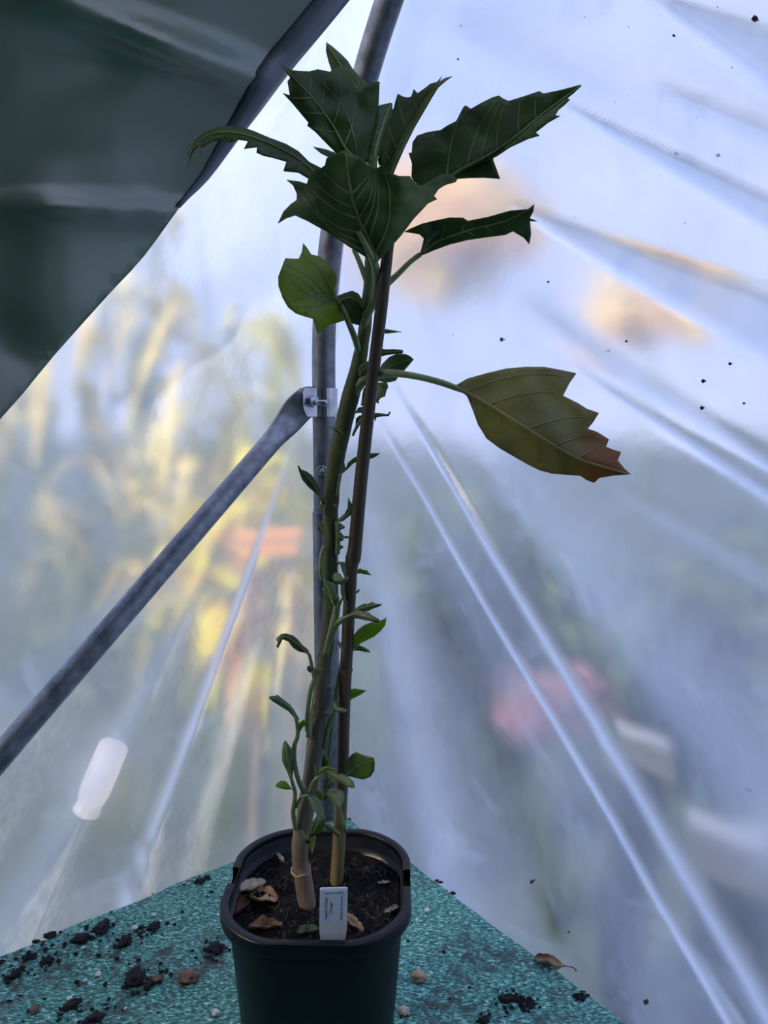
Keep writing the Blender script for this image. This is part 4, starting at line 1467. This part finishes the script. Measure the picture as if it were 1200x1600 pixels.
# base rosette
S(d4_([(225, 535), (190, 440), (140, 330), (135, 220), (150, 140), (172, 108), (210, 160), (258, 225), (250, 330), (255, 420), (250, 500)]), d4_([(235, 525), (215, 400), (190, 270), (172, 115)]), .588, .58, 'leaf_blue', 73)
S(d4_([(70, 595), (85, 560), (125, 530), (180, 540), (215, 580), (240, 620), (190, 625), (130, 615)]), d4_([(238, 618), (160, 585), (74, 592)]), .585, .575, 'leaf_bright', 74, step=4)
S(d4_([(385, 680), (440, 675), (510, 710), (555, 770), (580, 850), (590, 950), (540, 910), (470, 850), (430, 770)]), d4_([(388, 683), (460, 740), (520, 820), (585, 940)]), .586, .572, 'leaf_blue', 75)
S(d4_([(440, 1090), (455, 1030), (480, 960), (540, 915), (580, 905), (585, 990), (560, 1050), (510, 1098), (470, 1075)]), d4_([(450, 1085), (500, 1010), (575, 915)]), .585, .575, 'leaf_small', 76)
S(d4_([(570, 690), (640, 615), (720, 615), (770, 640), (790, 680), (780, 760), (755, 815), (700, 780), (640, 730)]), d4_([(575, 685), (660, 670), (755, 810)]), .59, .575, 'leaf_blue', 77)
S(d4_([(600, 420), (650, 415), (700, 470), (760, 455), (830, 490), (880, 540), (900, 612), (850, 605), (780, 570), (700, 530), (620, 480)]), d4_([(605, 425), (700, 490), (800, 545), (898, 608)]), .59, .57, 'leaf_small', 78)
S(d4_([(500, 460), (540, 400), (610, 375), (690, 410), (640, 425), (570, 425), (530, 470), (500, 520), (470, 560)]), d4_([(475, 550), (530, 440), (600, 395), (688, 408)]), .592, .585, 'leaf_bright', 79, step=4)
S(d4_([(820, 480), (808, 400), (820, 310), (860, 260), (910, 232), (980, 265), (1050, 280), (1095, 295), (1105, 350), (1100, 430), (1060, 490), (985, 520), (920, 505), (860, 490)]), d4_([(815, 470), (900, 400), (1000, 350), (1100, 320)]), .615, .60, 'leaf_small', 80, fold=(.15, .15))
S(d4_([(545, 390), (560, 300), (580, 250), (620, 300), (655, 380), (600, 375)]), d4_([(590, 378), (600, 320), (580, 258)]), .605, .60, 'leaf_blue', 81, step=4)
S(d4_([(465, 420), (480, 375), (500, 420), (495, 500), (470, 540)]), d4_([(475, 530), (485, 450), (480, 380)]), .59, .587, 'leaf_small', 82, step=4)
S(d4_([(560, 600), (590, 530), (640, 500), (690, 520), (680, 590), (620, 610)]), d4_([(565, 600), (620, 560), (685, 530)]), .60, .598, 'leaf_blue', 83, step=4)
S(d4_([(490, 690), (500, 620), (540, 650), (565, 700), (545, 740)]), d4_([(545, 730), (520, 680), (502, 630)]), .588, .585, 'leaf_bright', 84, veins=False, step=3)
S(d4_([(420, 1080), (440, 980), (500, 900), (520, 880), (500, 950), (470, 1000), (440, 1090)]), d4_([(430, 1080), (460, 990), (515, 890)]), .583, .58, 'leaf_bright', 85, step=4)
S(d4_([(430, 1200), (445, 1120), (480, 1090), (490, 1120), (480, 1200), (455, 1290)]), d4_([(450, 1280), (465, 1190), (480, 1100)]), .583, .58, 'leaf_bright', 86, step=4)
S(d4_([(330, 1060), (340, 1040), (390, 1090), (430, 1100), (430, 1190), (370, 1180)]), d4_([(335, 1050), (380, 1120), (425, 1150)]), .578, .577, 'leaf_wilt', 87, step=4)

# ------------------------------------------------------------------ bamboo cane
cn_pts = []
cane_path = [(523, 1400, .630, 11), (527, 1360, .629, 11), (534, 1230, .622, 10.5), (538, 1100, .615, 10), (543, 1000, .61, 10), (548, 900, .605, 10), (549, 885, .6045, 10.5), (551, 874, .604, 11.5), (553, 866, .6035, 12),
             (555, 850, .603, 11), (564, 750, .598, 10.5), (576, 640, .592, 10), (586, 560, .587, 9.5), (596, 480, .582, 9.5), (606, 390, .577, 8.5), (611, 350, .575, 8.5)]
cane_px = []
for q in cane_path:
    cane_px.append(q)
cane = empty('bamboo_cane', soil_at(526, 1380))
chain(cane, 'culm', cane_px, 'cane', sides=14, n=3)
chain(cane, 'node_ring', [(550.5, 880, .6044, 10.5), (551.6, 872, .604, 12.6), (552.3, 868, .6038, 10.8)], 'cane', sides=14, n=2)
chain(cane, 'node_ring', [(540.2, 1052, .6126, 9.8), (540.6, 1046, .6123, 11.2), (541, 1042, .612, 9.8)], 'cane', sides=14, n=2)
tag(cane, 'dark bamboo cane staking the tall plant in the pot', 'cane')

# ------------------------------------------------------------------ plant label
LBY = POT.y - 0.0645
LB = W(521, 1420, LBY)
label = empty('plant_label', LB)
lw_, lh = 47 * LBY / F / 2, 81 * LBY / F / 2
def lab_pt(x, z, o=0.0):
    """label coordinates: x right, z up, o in front"""
    tilt = math.radians(-3)
    rx_ = Vector((math.cos(0.03), math.sin(0.03), 0))
    upv = Vector((0.028, math.sin(tilt), math.cos(tilt))).normalized()
    nv = rx_.cross(upv)
    if nv.y > 0:
        nv = -nv
    return LB + rx_ * x + upv * z + nv * o
prof = [(-lw_ + 0.001, lh), (lw_ - 0.001, lh), (lw_, lh - 0.001), (lw_, -lh), (lw_ * 0.9, -lh - 0.008), (0.0, -lh - 0.022), (-lw_ * 0.9, -lh - 0.008), (-lw_, -lh), (-lw_, lh - 0.001)]
nv_ = len(prof)
V = [lab_pt(x, z, o) for o in (0.0006, -0.0006) for x, z in prof]
Fc = [tuple(range(nv_)), tuple(range(2 * nv_ - 1, nv_ - 1, -1))] + [(i, nv_ + i, nv_ + (i + 1) % nv_, (i + 1) % nv_) for i in range(nv_)]
adopt(label, mesh_obj('tag_blank', V, Fc, M['label'], smooth=False))
V = [lab_pt(x, z, o) for o in (0.0010, 0.0006) for x, z in ((-lw_ * .93, -lh * .66), (lw_ * .80, -lh * .66), (lw_ * .80, lh * .93), (-lw_ * .93, lh * .93))]
M['paper'] = simple_mat('printed_strip', (0.66, 0.72, 0.88), 0.5)
adopt(label, mesh_obj('printed_strip', V, [(0, 1, 2, 3), (7, 6, 5, 4), (0, 4, 5, 1), (1, 5, 6, 2), (2, 6, 7, 3), (3, 7, 4, 0)], M['paper'], smooth=False))
def lettering(txt, x0, z0, length, height):
    """text running up the label from (x0, z0)"""
    cu = bpy.data.curves.new('lettering', 'FONT')
    cu.body = txt
    cu.size = 1.0
    cu.offset = 0.022
    ob = bpy.data.objects.new('lettering', cu)
    COL.objects.link(ob)
    dg = bpy.context.evaluated_depsgraph_get()
    me = bpy.data.meshes.new_from_object(ob.evaluated_get(dg))
    bpy.data.objects.remove(ob)
    bpy.data.curves.remove(cu)
    xs = [v.co.x for v in me.vertices]
    wmax, wmin = max(xs), min(xs)
    for v in me.vertices:
        a = (v.co.x - wmin) / (wmax - wmin) * length
        b = v.co.y * height
        v.co = lab_pt(x0 - b, z0 + a, 0.0013)
    me.materials.clear()
    me.materials.append(M['ink'])
    o = bpy.data.objects.new('lettering', me)
    COL.objects.link(o)
    adopt(label, o)
def lx(px):
    return (px - 521.5) * LBY / F
def lz(py):
    return (1420 - py) * LBY / F
lettering("Angel's Trumpet", lx(511), lz(1438), (1438 - 1396) * LBY / F, 0.0026)
lettering('"Orange"', lx(519.5), lz(1428), (1428 - 1404) * LBY / F, 0.0026)
lettering('Brugmansia suaveolens', lx(536.5), lz(1440), (1440 - 1393) * LBY / F, 0.0019)
mb = MB()
rnd = random.Random(5)
x = 507.0
while x < 538:
    w_ = rnd.uniform(0.5, 1.2)
    h_ = rnd.uniform(0.7, 1.3)
    y0 = 1388 + rnd.uniform(-0.3, 0.3)
    Vq = [lab_pt(lx(x), lz(y0 + h_), .0012), lab_pt(lx(x + w_), lz(y0 + h_), .0012), lab_pt(lx(x + w_), lz(y0 - h_), .0012), lab_pt(lx(x), lz(y0 - h_), .0012)]
    mb.add(Vq, [(0, 1, 2, 3)])
    x += w_ + rnd.uniform(0.3, 0.8)
adopt(label, mb.build('small_print', M['ink']))
tag(label, 'small white plastic label with black lettering stuck in the pot compost', 'plant label')

# ------------------------------------------------------------------ dead leaves and crumbs
def crumple(name, pos, size, mat, seed, aspect=1.5, ang=0.0, curl=1.0, label=None, cat='leaf', group=None, stalk=False):
    """a curled, crumpled scrap of dry leaf lying at pos"""
    V, Fc, idx = [], [], {}
    n, m_ = 12, 9
    for i in range(n + 1):
        for j in range(m_ + 1):
            s_ = i / n
            t_ = j / m_ * 2 - 1
            wdt = math.sin(math.pi * min(max(s_ * 0.92 + 0.05, 0), 1)) ** 0.7 * (1 + 0.25 * noise.noise(Vector((s_ * 6, t_ * 2, seed))))
            x = (s_ - 0.5) * size
            th = t_ * 1.5 * curl
            y = math.sin(th) / max(curl, .3) * wdt * size / aspect * 0.45
            z = (1 - math.cos(th)) * wdt * size / aspect * 0.35 + 0.14 * size * noise.noise(Vector((s_ * 4.5, t_ * 2.5, seed * 2.1))) + 0.10 * size * (s_ - 0.5) ** 2
            V.append(Vector((x * math.cos(ang) - y * math.sin(ang), x * math.sin(ang) + y * math.cos(ang), z)))
    zmin = min(v.z for v in V)
    zr = max(v.z for v in V) - zmin
    V = [v + pos - Vector((0, 0, zmin + zr * 0.12)) for v in V]
    for i in range(n):
        for j in range(m_):
            a = i * (m_ + 1) + j
            Fc.append((a, a + m_ + 1, a + m_ + 2, a + 1))
    o = mesh_obj(name, V, Fc, M[mat])
    mo = o.modifiers.new('thickness', 'SOLIDIFY')
    mo.thickness = 0.0004
    if stalk:
        r = empty(name, pos)
        o.name = 'leaf_blade'
        adopt(r, o)
        e0 = pos + Vector((math.cos(ang), math.sin(ang), 0)) * size * 0.45 + Vector((0, 0, size * .1))
        e1 = e0 + Vector((math.cos(ang), math.sin(ang), 0)) * size * 0.35 + Vector((0, 0, size * .03))
        e2 = e1 + Vector((math.cos(ang - .5), math.sin(ang - .5), 0)) * size * 0.12 + Vector((0, 0, -size * .06))
        adopt(r, tube('stalk', [e0, e1, e2], [0.0006, 0.0006, 0.0009], M['dry_brown'], sides=6))
        r.name = name
        o = r
    if label:
        tag(o, label, cat, group)
    return o

for i, (px, py, sz, mt, ang, asp, lab) in enumerate([
    (396, 1396, .019, 'dry_pale', 0.6, 1.6, 'pale tan dead leaf scrap on the pot compost'),
    (412, 1407, .021, 'dry_tan', -0.2, 1.3, 'crumpled brown dead leaf in the pot beside the stem base'),
    (376, 1416, .019, 'dry_red', 1.1, 1.4, 'reddish brown dead leaf against the inside wall of the pot'),
    (415, 1454, .022, 'dry_brown', 0.1, 2.2, 'dark brown dead leaf by the front rim of the pot'),
    (553, 1450, .020, 'dry_tan', -0.9, 2.8, 'rolled tan dead leaf right behind the white label'),
    (481, 1459, .014, 'leaf_small', 0.3, 1.8, 'pale green leaf scrap poking over the pot rim'),
    (612, 1424, .012, 'dry_pale', 0.5, 2.6, 'thin pale leaf shred on the compost far from the stem'),
    (438, 1345, .013, 'dry_pale', -1.0, 3.5, 'slender curled straw-coloured shred on the compost'),
    (600, 1378, .010, 'dry_pale', 0.1, 3.0, 'tiny pale shred near the back of the pot compost')]):
    crumple('dead_leaf', soil_at(px, py) + Vector((0, 0, 0.001)), sz * 1.2, mt, i + 3, asp, ang, 1.1, lab)

crumple('dead_leaf', bench_hit(857, 1503), .031, 'dry_tan', 21, 2.0, -0.35, 1.3, 'rolled tan dead leaf with a thin stalk on the netting edge', stalk=True)

def lump(name, px, py, sz, mat, seed, flat=0.6, label=None, cat='crumb', group=None, on=None):
    p = (on or bench_hit)(px, py)
    bm = bmesh.new()
    bmesh.ops.create_icosphere(bm, subdivisions=3, radius=sz / 2)
    for v in bm.verts:
        k = 1 + (0.6 if mat == 'crumb' else 0.45) * noise.noise(v.co * (3.2 / sz) + Vector((seed * 7.3, 0, 0))) + 0.35 * noise.noise(v.co * (9 / sz) + Vector((seed, 3, 0)))
        v.co = Vector((v.co.x * k * (1.0 + 0.25 * math.sin(seed)), v.co.y * k, v.co.z * k * flat)) + p + Vector((0, 0, sz * flat * 0.36))
    me = bpy.data.meshes.new(name)
    bm.to_mesh(me)
    bm.free()
    me.polygons.foreach_set('use_smooth', [True] * len(me.polygons))
    me.materials.append(M[mat])
    o = bpy.data.objects.new(name, me)
    COL.objects.link(o)
    tag(o, label, cat, group)
    return o
CLODS = [(55, 1453, .006), (77, 1460, .010), (128, 1468, .015), (160, 1448, .020), (195, 1468, .017), (240, 1446, .013), (315, 1374, .009), (75, 1497, .009), (47, 1490, .007), (210, 1525, .022),
                                  (235, 1533, .014), (25, 1520, .012), (112, 1566, .012), (150, 1585, .012), (790, 1556, .010), (813, 1555, .005), (827, 1563, .006), (908, 1553, .005), (758, 1588, .006), (688, 1368, .005), (708, 1384, .006),
                                  (338, 1478, .016)]
for i, (px, py, sz) in enumerate(CLODS):
    lab = {2: 'dark soil clod on the netting just inside its edge below the film fold', 3: 'large dark soil clod on the netting right beside a cream perlite grain', 4: 'wide dark soil clod between two other clods on the netting',
           5: 'lone dark soil clod on the netting between the perlite grains and the pot', 6: 'small dark soil clod on the netting edge close to the pot rim', 9: 'largest dark soil clod on the netting, touching a brown chip',
           10: 'dark soil clod squeezed between the largest clod and a brown chip', 14: 'wide dark soil clod on the netting between the pot and the rolled leaf', 21: 'dark soil clod lying on the netting next to the pot wall'}.get(i)
    lump('soil_clod', px, py, sz, 'crumb', i + 1, 0.32, lab or 'small loose dark soil crumb on the green netting', 'soil clod', None if lab else 'small soil crumbs on the netting')
for i, (px, py, sz) in enumerate([(210, 1447, .006), (240, 1427, .005), (153, 1518, .007), (133, 1527, .005), (337, 1581, .007), (108, 1555, .0045), (130, 1480, .0035), (667, 1421, .006), (196, 1570, .003), (268, 1566, .003)]):
    lump('perlite_grain', px, py, sz, 'perlite', i + 40, 0.55, 'small pale perlite grain lying on the green netting', 'perlite', 'perlite grains on the netting')
for i, (px, py, sz, mt, lab) in enumerate([
    (293, 1527, .016, 'dry_brown', 'brown bark chip on the netting, the largest left of the pot'), (246, 1528, .010, 'dry_brown', 'small brown bark chip touching a dark soil clod'),
    (654, 1527, .015, 'dry_tan', 'round tan seed head on the netting near the pot wall'), (632, 1577, .011, 'dry_pale', 'pale brown bark chip low beside the pot wall'), (54, 1573, .010, 'dry_brown', 'dark brown bark chip among the soil clods far from the pot')]):
    lump('bark_chip', px, py, sz, mt, i + 70, 0.5, lab, 'bark chip')
mb = MB()
rnd = random.Random(77)
def dust(p, r):
    an = rnd.uniform(0, 6.28)
    ax = Vector((math.cos(an), math.sin(an), 0)) * r * rnd.uniform(0.8, 1.8)
    ay = Vector((-math.sin(an), math.cos(an), 0)) * r
    az = Vector((0, 0, r * 0.7))
    pc = p + az * 0.6
    mb.add([pc + ax, pc + ay, pc - ax, pc - ay, pc + az, pc - az], [(0, 1, 4), (1, 2, 4), (2, 3, 4), (3, 0, 4), (1, 0, 5), (2, 1, 5), (3, 2, 5), (0, 3, 5)])
for k in range(1500):
    a, b = rnd.uniform(0.0, 0.75), rnd.uniform(-0.0, 0.5)
    w = noise.noise(Vector((a * 7, b * 7, 4.4))) + (0.35 if b < 0.35 * a + 0.1 else -0.25)
    if w < rnd.uniform(-0.1, 0.5):
        continue
    p = cloth_pt(a, b)
    if (p - Vector((POT.x, POT.y, ZB))).length < 0.062:
        continue
    dust(p, 0.0006 + 0.0022 * rnd.random() ** 3)
for cx_, cy_, csz in CLODS:
    c0 = bench_hit(cx_, cy_) - PC
    for k in range(34):
        a, b = c0.dot(EL) + rnd.gauss(0, csz * .75), c0.dot(ER) + rnd.gauss(0, csz * .6)
        if a > 0 and b > 0:
            dust(cloth_pt(a, b), 0.0006 + 0.0024 * rnd.random() ** 2)
cr = mb.build('soil_dust', M['crumb'])
tag(cr, 'fine dark soil dust scattered across the green netting', 'soil', kind='stuff')

# specks stuck to the film
mb = MB()
rnd = random.Random(9)
spk = [(783, 530, 3.2), (1140, 568, 2), (950, 548, 1.6), (856, 440, 1.6), (1178, 28, 3.2), (1056, 240, 2), (978, 533, 1.6), (830, 1378, 3), (1008, 1566, 3.5), (888, 1457, 1.5), (1162, 630, 1.5), (1172, 1232, 1.6), (1122, 242, 1.8), (720, 40, 1.4), (715, 92, 1.4), (1052, 55, 1.5), (1098, 595, 2.5), (1096, 637, 2.5)]
for k in range(24):
    spk.append((rnd.uniform(640, 1195), rnd.uniform(5, 900), rnd.uniform(0.4, 0.8)))
for x, y, r in spk:
    p = on_right(x, y, 0.003)
    rm = r * 0.75 / F
    mb.add([p + ER * rm * 1.2, p + Vector((0, 0, rm)), p - ER * rm, p - Vector((0, 0, rm * 1.3)), p + EL * rm, p - EL * rm * 4], [(0, 1, 4), (1, 2, 4), (2, 3, 4), (3, 0, 4), (1, 0, 5), (2, 1, 5), (3, 2, 5), (0, 3, 5)])
sp = mb.build('dirt_specks', M['fibre'])
tag(sp, 'tiny dirt specks sprinkled over the creased polythene film', 'dirt', kind='stuff')

# ------------------------------------------------------------------ outside, seen blurred through the film
def blob(bm, c, r, seed, sub=3, amp=0.35, fr=2.0):
    res = bmesh.ops.create_icosphere(bm, subdivisions=sub, radius=1.0)
    for v in res['verts']:
        n_ = v.co.normalized()
        k = 1 + amp * fbm(n_ * fr + Vector((seed * 5.1, 0, 0)), 4)
        v.co = Vector((n_.x * r.x * k, n_.y * r.y * k, n_.z * r.z * k)) + c

def leaf_cloud(name, c, r, n, size, mats, seed, label, cat, group=None, trunk=True, trunk_mat='g_dark', face=None, clump=0):
    """crown of separate leaf quads with a stem; the crown is one part"""
    rnd = random.Random(seed)
    root = empty(name, (c.x, c.y, -0.02))
    for mi, mt in enumerate(mats):
        mb = MB()
        for k in range(n // len(mats)):
            while True:
                d = Vector((rnd.uniform(-1, 1), rnd.uniform(-1, 1), rnd.uniform(-1, 1)))
                if d.length < 1:
                    break
            d = d * (0.55 + 0.45 * rnd.random())
            if clump and noise.noise(d * clump + Vector((seed, 0, 3))) < -0.05:
                continue
            k_ = 1 + 0.3 * noise.noise(d * 2 + Vector((seed, mi * 0.3, 0)))
            p = c + Vector((d.x * r.x, d.y * r.y, d.z * r.z)) * k_
            ax = Vector((rnd.gauss(0, 1), rnd.gauss(0, 1), rnd.gauss(0, 1))).normalized()
            ay = ax.cross(Vector((rnd.gauss(0, 1), rnd.gauss(0, 1), rnd.gauss(0, 1)))).normalized()
            if face:
                nn = (face + Vector((rnd.gauss(0, .4), rnd.gauss(0, .4), rnd.gauss(0, .4)))).normalized()
                ax = nn.orthogonal().normalized()
                ax = (ax * math.cos(k) + nn.cross(ax) * math.sin(k)).normalized()
                ay = nn.cross(ax)
            s1, s2 = size * rnd.uniform(.6, 1.3), size * rnd.uniform(.3, .6)
            mb.add([p - ax * s1, p + ay * s2, p + ax * s1, p - ay * s2], [(0, 1, 2, 3)])
        o = mb.build('foliage', M[mt])
        o['kind'] = 'stuff'
        adopt(root, o)
    if trunk:
        adopt(root, tube('trunk', [Vector((c.x, c.y, -0.02)), Vector((c.x, c.y, c.z))], [0.035, 0.012], M[trunk_mat], sides=8))
    tag(root, label, cat, group)
    return root

M['g_dark'] = leaf_mat('garden_dark_green', (0.055, 0.10, 0.045), (0.06, 0.10, 0.02), 0.3)
M['g_mid'] = leaf_mat('garden_green', (0.14, 0.22, 0.08), (0.18, 0.26, 0.05), 0.35)
M['g_yellow'] = leaf_mat('garden_yellow', (0.95, 0.76, 0.05), (0.9, 0.72, 0.04), 0.35)
M['g_cream'] = leaf_mat('garden_cream', (0.88, 0.70, 0.28), (0.8, 0.62, 0.2), 0.35)
M['g_orange'] = leaf_mat('garden_orange', (0.85, 0.42, 0.16), (0.8, 0.35, 0.1), 0.35)
M['g_peach'] = leaf_mat('garden_peach', (1.0, 0.60, 0.32), (1.0, 0.58, 0.30), 0.45)
M['g_pink'] = leaf_mat('garden_pink', (0.46, 0.20, 0.28), (0.42, 0.18, 0.25), 0.3)
M['terracotta'] = simple_mat('terracotta', (0.95, 0.42, 0.09), 0.8, 0, 12, 0.15)
M['buff'] = simple_mat('buff_brick', (0.95, 0.74, 0.50), 0.8, 0, 12, 0.15)
M['white_plastic'] = leaf_mat('milky_plastic', (0.97, 0.97, 0.98), (1.0, 1.0, 1.0), 0.8)

def reed(name, px, py, y, h, n, mat, seed, label, group):
    """tall cane-like plant: thin stems, arching blade leaves on the upper half"""
    rnd = random.Random(seed)
    base = W(px, py, y)
    base.z = -0.02
    root = empty(name, base)
    lo = max(min(0.9, h - .3), h - .75)
    for k in range(3):
        b = base + Vector((rnd.uniform(-.07, .07), rnd.uniform(-.07, .07), 0))
        t_ = b + Vector((rnd.uniform(-.05, .05), rnd.uniform(-.05, .05), h * rnd.uniform(.85, 1) + .02))
        adopt(root, tube('stem', [b, b.lerp(t_, .5), t_], [.006, .005, .002], M['g_mid'], sides=6))
    for k in range(n):
        a = rnd.uniform(0, 2 * math.pi)
        b = base + Vector((rnd.uniform(-.06, .06), rnd.uniform(-.06, .06), rnd.uniform(lo, h)))
        ln = rnd.uniform(.14, .34)
        up_ = rnd.uniform(.3, 1.1)
        wdt = rnd.uniform(.012, .030)
        dr = Vector((math.cos(a), math.sin(a), 0))
        sd = Vector((-math.sin(a), math.cos(a), rnd.uniform(-.5, .5))).normalized()
        V, Fc = [], []
        for i in range(7):
            t = i / 6
            p = b + dr * (ln * .6 * t) + Vector((0, 0, ln * (up_ * t - 1.5 * t * t)))
            w = wdt * math.sin(math.pi * (0.12 + 0.86 * t))
            V += [p - sd * w, p + Vector((0, 0, w * 0.3)), p + sd * w]
        for i in range(6):
            for q in range(2):
                Fc.append((3 * i + q, 3 * i + q + 1, 3 * i + q + 4, 3 * i + q + 3))
        adopt(root, mesh_obj('leaf', V, Fc, M[mat]))
    tag(root, label, 'plant', group)

leaf_cloud('garden_shrub', W(60, 1180, 3.2), Vector((.85, .5, .62)), 2200, .07, ['g_dark', 'g_mid'], 3, 'dense green shrub seen hazily through the film behind the brace', 'shrub')
leaf_cloud('garden_shrub', W(440, 1150, 3.2), Vector((.5, .45, .60)), 1500, .06, ['g_dark', 'g_mid'], 4, 'dark green shrub outside the film behind the hoop', 'shrub')
leaf_cloud('garden_shrub', W(790, 1000, 3.0), Vector((.5, .45, .75)), 1800, .06, ['g_dark', 'g_mid'], 5, 'low dark shrub outside the creased film near the hoop', 'shrub')
leaf_cloud('garden_shrub', W(1200, 1050, 2.8), Vector((.42, .4, .75)), 1600, .06, ['g_dark', 'g_dark', 'g_mid'], 6, 'low dark shrub outside the creased film behind the buff stones', 'shrub')
SF = Vector((-.5, -.8, .35))
leaf_cloud('garden_shrub', W(985, 1010, 2.3), Vector((.26, .25, .42)), 1000, .05, ['g_dark', 'g_dark', 'g_mid'], 16, 'narrow dark shrub standing just behind the pink flower bush', 'shrub')
leaf_cloud('autumn_tree', W(775, 370, 6.0), Vector((.85, .4, .55)), 1400, .12, ['g_peach', 'g_cream'], 8, 'peach coloured tree crown glowing through the creased film', 'tree', trunk_mat='g_mid', face=SF, clump=2.2)
leaf_cloud('autumn_tree', W(1070, 500, 6.0), Vector((.75, .4, .34)), 420, .10, ['g_peach', 'g_cream'], 9, 'smaller cream tree crown seen through the film past the old leaf', 'tree', trunk_mat='g_mid', face=SF, clump=2.2)
leaf_cloud('flower_bush', W(920, 1085, 1.80), Vector((.17, .10, .10)), 360, .03, ['g_pink', 'g_pink', 'g_dark'], 10, 'low bush of dull pink flowers outside the creased film', 'bush')
RL = {'g_mid': 'tall green leafy cane plant outside the film behind the brace', 'g_cream': 'tall pale cream leafy cane plant outside the film behind the brace', 'g_yellow': 'tall yellow leafy cane plant outside the film near the hoop', 'g_orange': 'orange leafy cane plant just below the terracotta trough'}
RG = {'g_mid': 'green cane plants outside', 'g_cream': 'cream cane plants outside', 'g_yellow': 'yellow cane plants outside', 'g_orange': None}
for i, (px, y, h, n, mt) in enumerate([(-20, 1.75, 1.55, 12, 'g_mid'), (60, 1.85, 1.6, 14, 'g_mid'), (115, 1.75, 1.55, 12, 'g_cream'), (175, 1.9, 1.66, 14, 'g_mid'), (215, 1.7, 1.66, 12, 'g_cream'), (270, 2.0, 1.85, 16, 'g_mid'), (310, 1.8, 1.86, 20, 'g_cream'), (330, 1.9, 1.66, 30, 'g_yellow'),
                                     (385, 2.2, 1.62, 14, 'g_mid'), (420, 1.95, 1.62, 24, 'g_yellow'), (475, 2.1, 1.60, 16, 'g_yellow'), (458, 1.7, 1.24, 34, 'g_yellow'), (395, 1.62, 1.06, 8, 'g_orange'), (350, 1.7, 1.04, 12, 'g_yellow'), (480, 1.62, 1.00, 14, 'g_cream')]):
    reed('cane_plant', px, 800, y, h, n, mt, i + 50, RL[mt], RG[mt])

# terracotta trough on a stand
tp = W(442, 856, 1.55)
tr_root = empty('terracotta_trough', (tp.x, tp.y, -0.02))
mb = MB()
mb.box(tp, Vector((.065, .01, 0)), Vector((0, .04, 0)), Vector((0, 0, .020)))
adopt(tr_root, mb.build('trough', M['terracotta']))
mb = MB()
mb.box(tp + Vector((0, 0, .0225)), Vector((.072, .012, 0)), Vector((0, .045, 0)), Vector((0, 0, .006)))
adopt(tr_root, mb.build('lip', M['terracotta']))
for sx in (-.05, .05):
    z1 = tp.z - .018
    mb = MB()
    mb.box(Vector((tp.x + sx, tp.y, (z1 - .02) / 2)), Vector((.008, 0, 0)), Vector((0, .008, 0)), Vector((0, 0, (z1 + .02) / 2)))
    adopt(tr_root, mb.build('leg', M['wood']))
tag(tr_root, 'orange terracotta trough on legs outside the film beside the hoop', 'planter')

# white bottle upturned on a garden cane, just outside the film
def out_left(px, py, off):
    return on_left(px, py, -off)
bt, bb = out_left(181, 1162, .055), out_left(134, 1276, .055)
ax = (bt - bb)
bl = ax.length
ax.normalize()
broot = empty('white_bottle', bb)
prof = [(0, 0.0), (.012, 0.0), (.0155, .002), (.0165, .006), (.0160, .010), (.0145, .013), (.0165, .020), (.0185, .030), (.0190, bl * .5), (.0188, bl - .010), (.0180, bl - .003), (.0150, bl), (0, bl)]
pts = [bb + ax * h for r, h in prof]
V, Fc = [], []
n1 = ax.orthogonal().normalized()
n2_ = ax.cross(n1)
for r, h in prof:
    for k in range(24):
        an = 2 * math.pi * k / 24
        V.append(bb + ax * h + n1 * (max(r, 1e-4) * math.cos(an)) + n2_ * (max(r, 1e-4) * math.sin(an)))
for i in range(len(prof) - 1):
    for k in range(24):
        Fc.append((i * 24 + k, i * 24 + (k + 1) % 24, (i + 1) * 24 + (k + 1) % 24, (i + 1) * 24 + k))
adopt(broot, mesh_obj('bottle_body', V, Fc, M['white_plastic']))
tag(broot, 'upturned white plastic bottle capping a slanting cane outside the film', 'bottle')
cdir = -ax
k = (bb.z + 0.02) / -cdir.z
tag(tube('garden_cane', [bb + ax * bl * .6, bb + cdir * k], .0025, M['g_dark'], sides=8), 'slanting garden cane under the white bottle outside the film', 'cane')

# buff stones outside on the right
for (px, py, y, sx, sy, sz, lab) in [(1030, 1160, 1.12, .054, .03, .027, 'smaller buff coping stone on a post by the pink flowers'), (1165, 1310, 1.00, .060, .03, .040, 'larger buff coping stone on a post outside the creased film')]:
    p = W(px, py, y)
    r = empty('coping_stone', (p.x, p.y, -.02))
    mb = MB()
    e1, e2 = Vector((.93, -.36, 0)), Vector((.36, .93, 0))
    mb.box(p, e1 * sx, e2 * sy, Vector((0, 0, sz)))
    adopt(r, mb.build('stone', M['buff']))
    mb = MB()
    z1 = p.z - sz
    mb.box(Vector((p.x, p.y, (z1 - .02) / 2)), e1 * sx * .6, e2 * sy * .6, Vector((0, 0, (z1 + .02) / 2 + .001)))
    adopt(r, mb.build('post', M['g_dark']))
    tag(r, lab, 'stone')
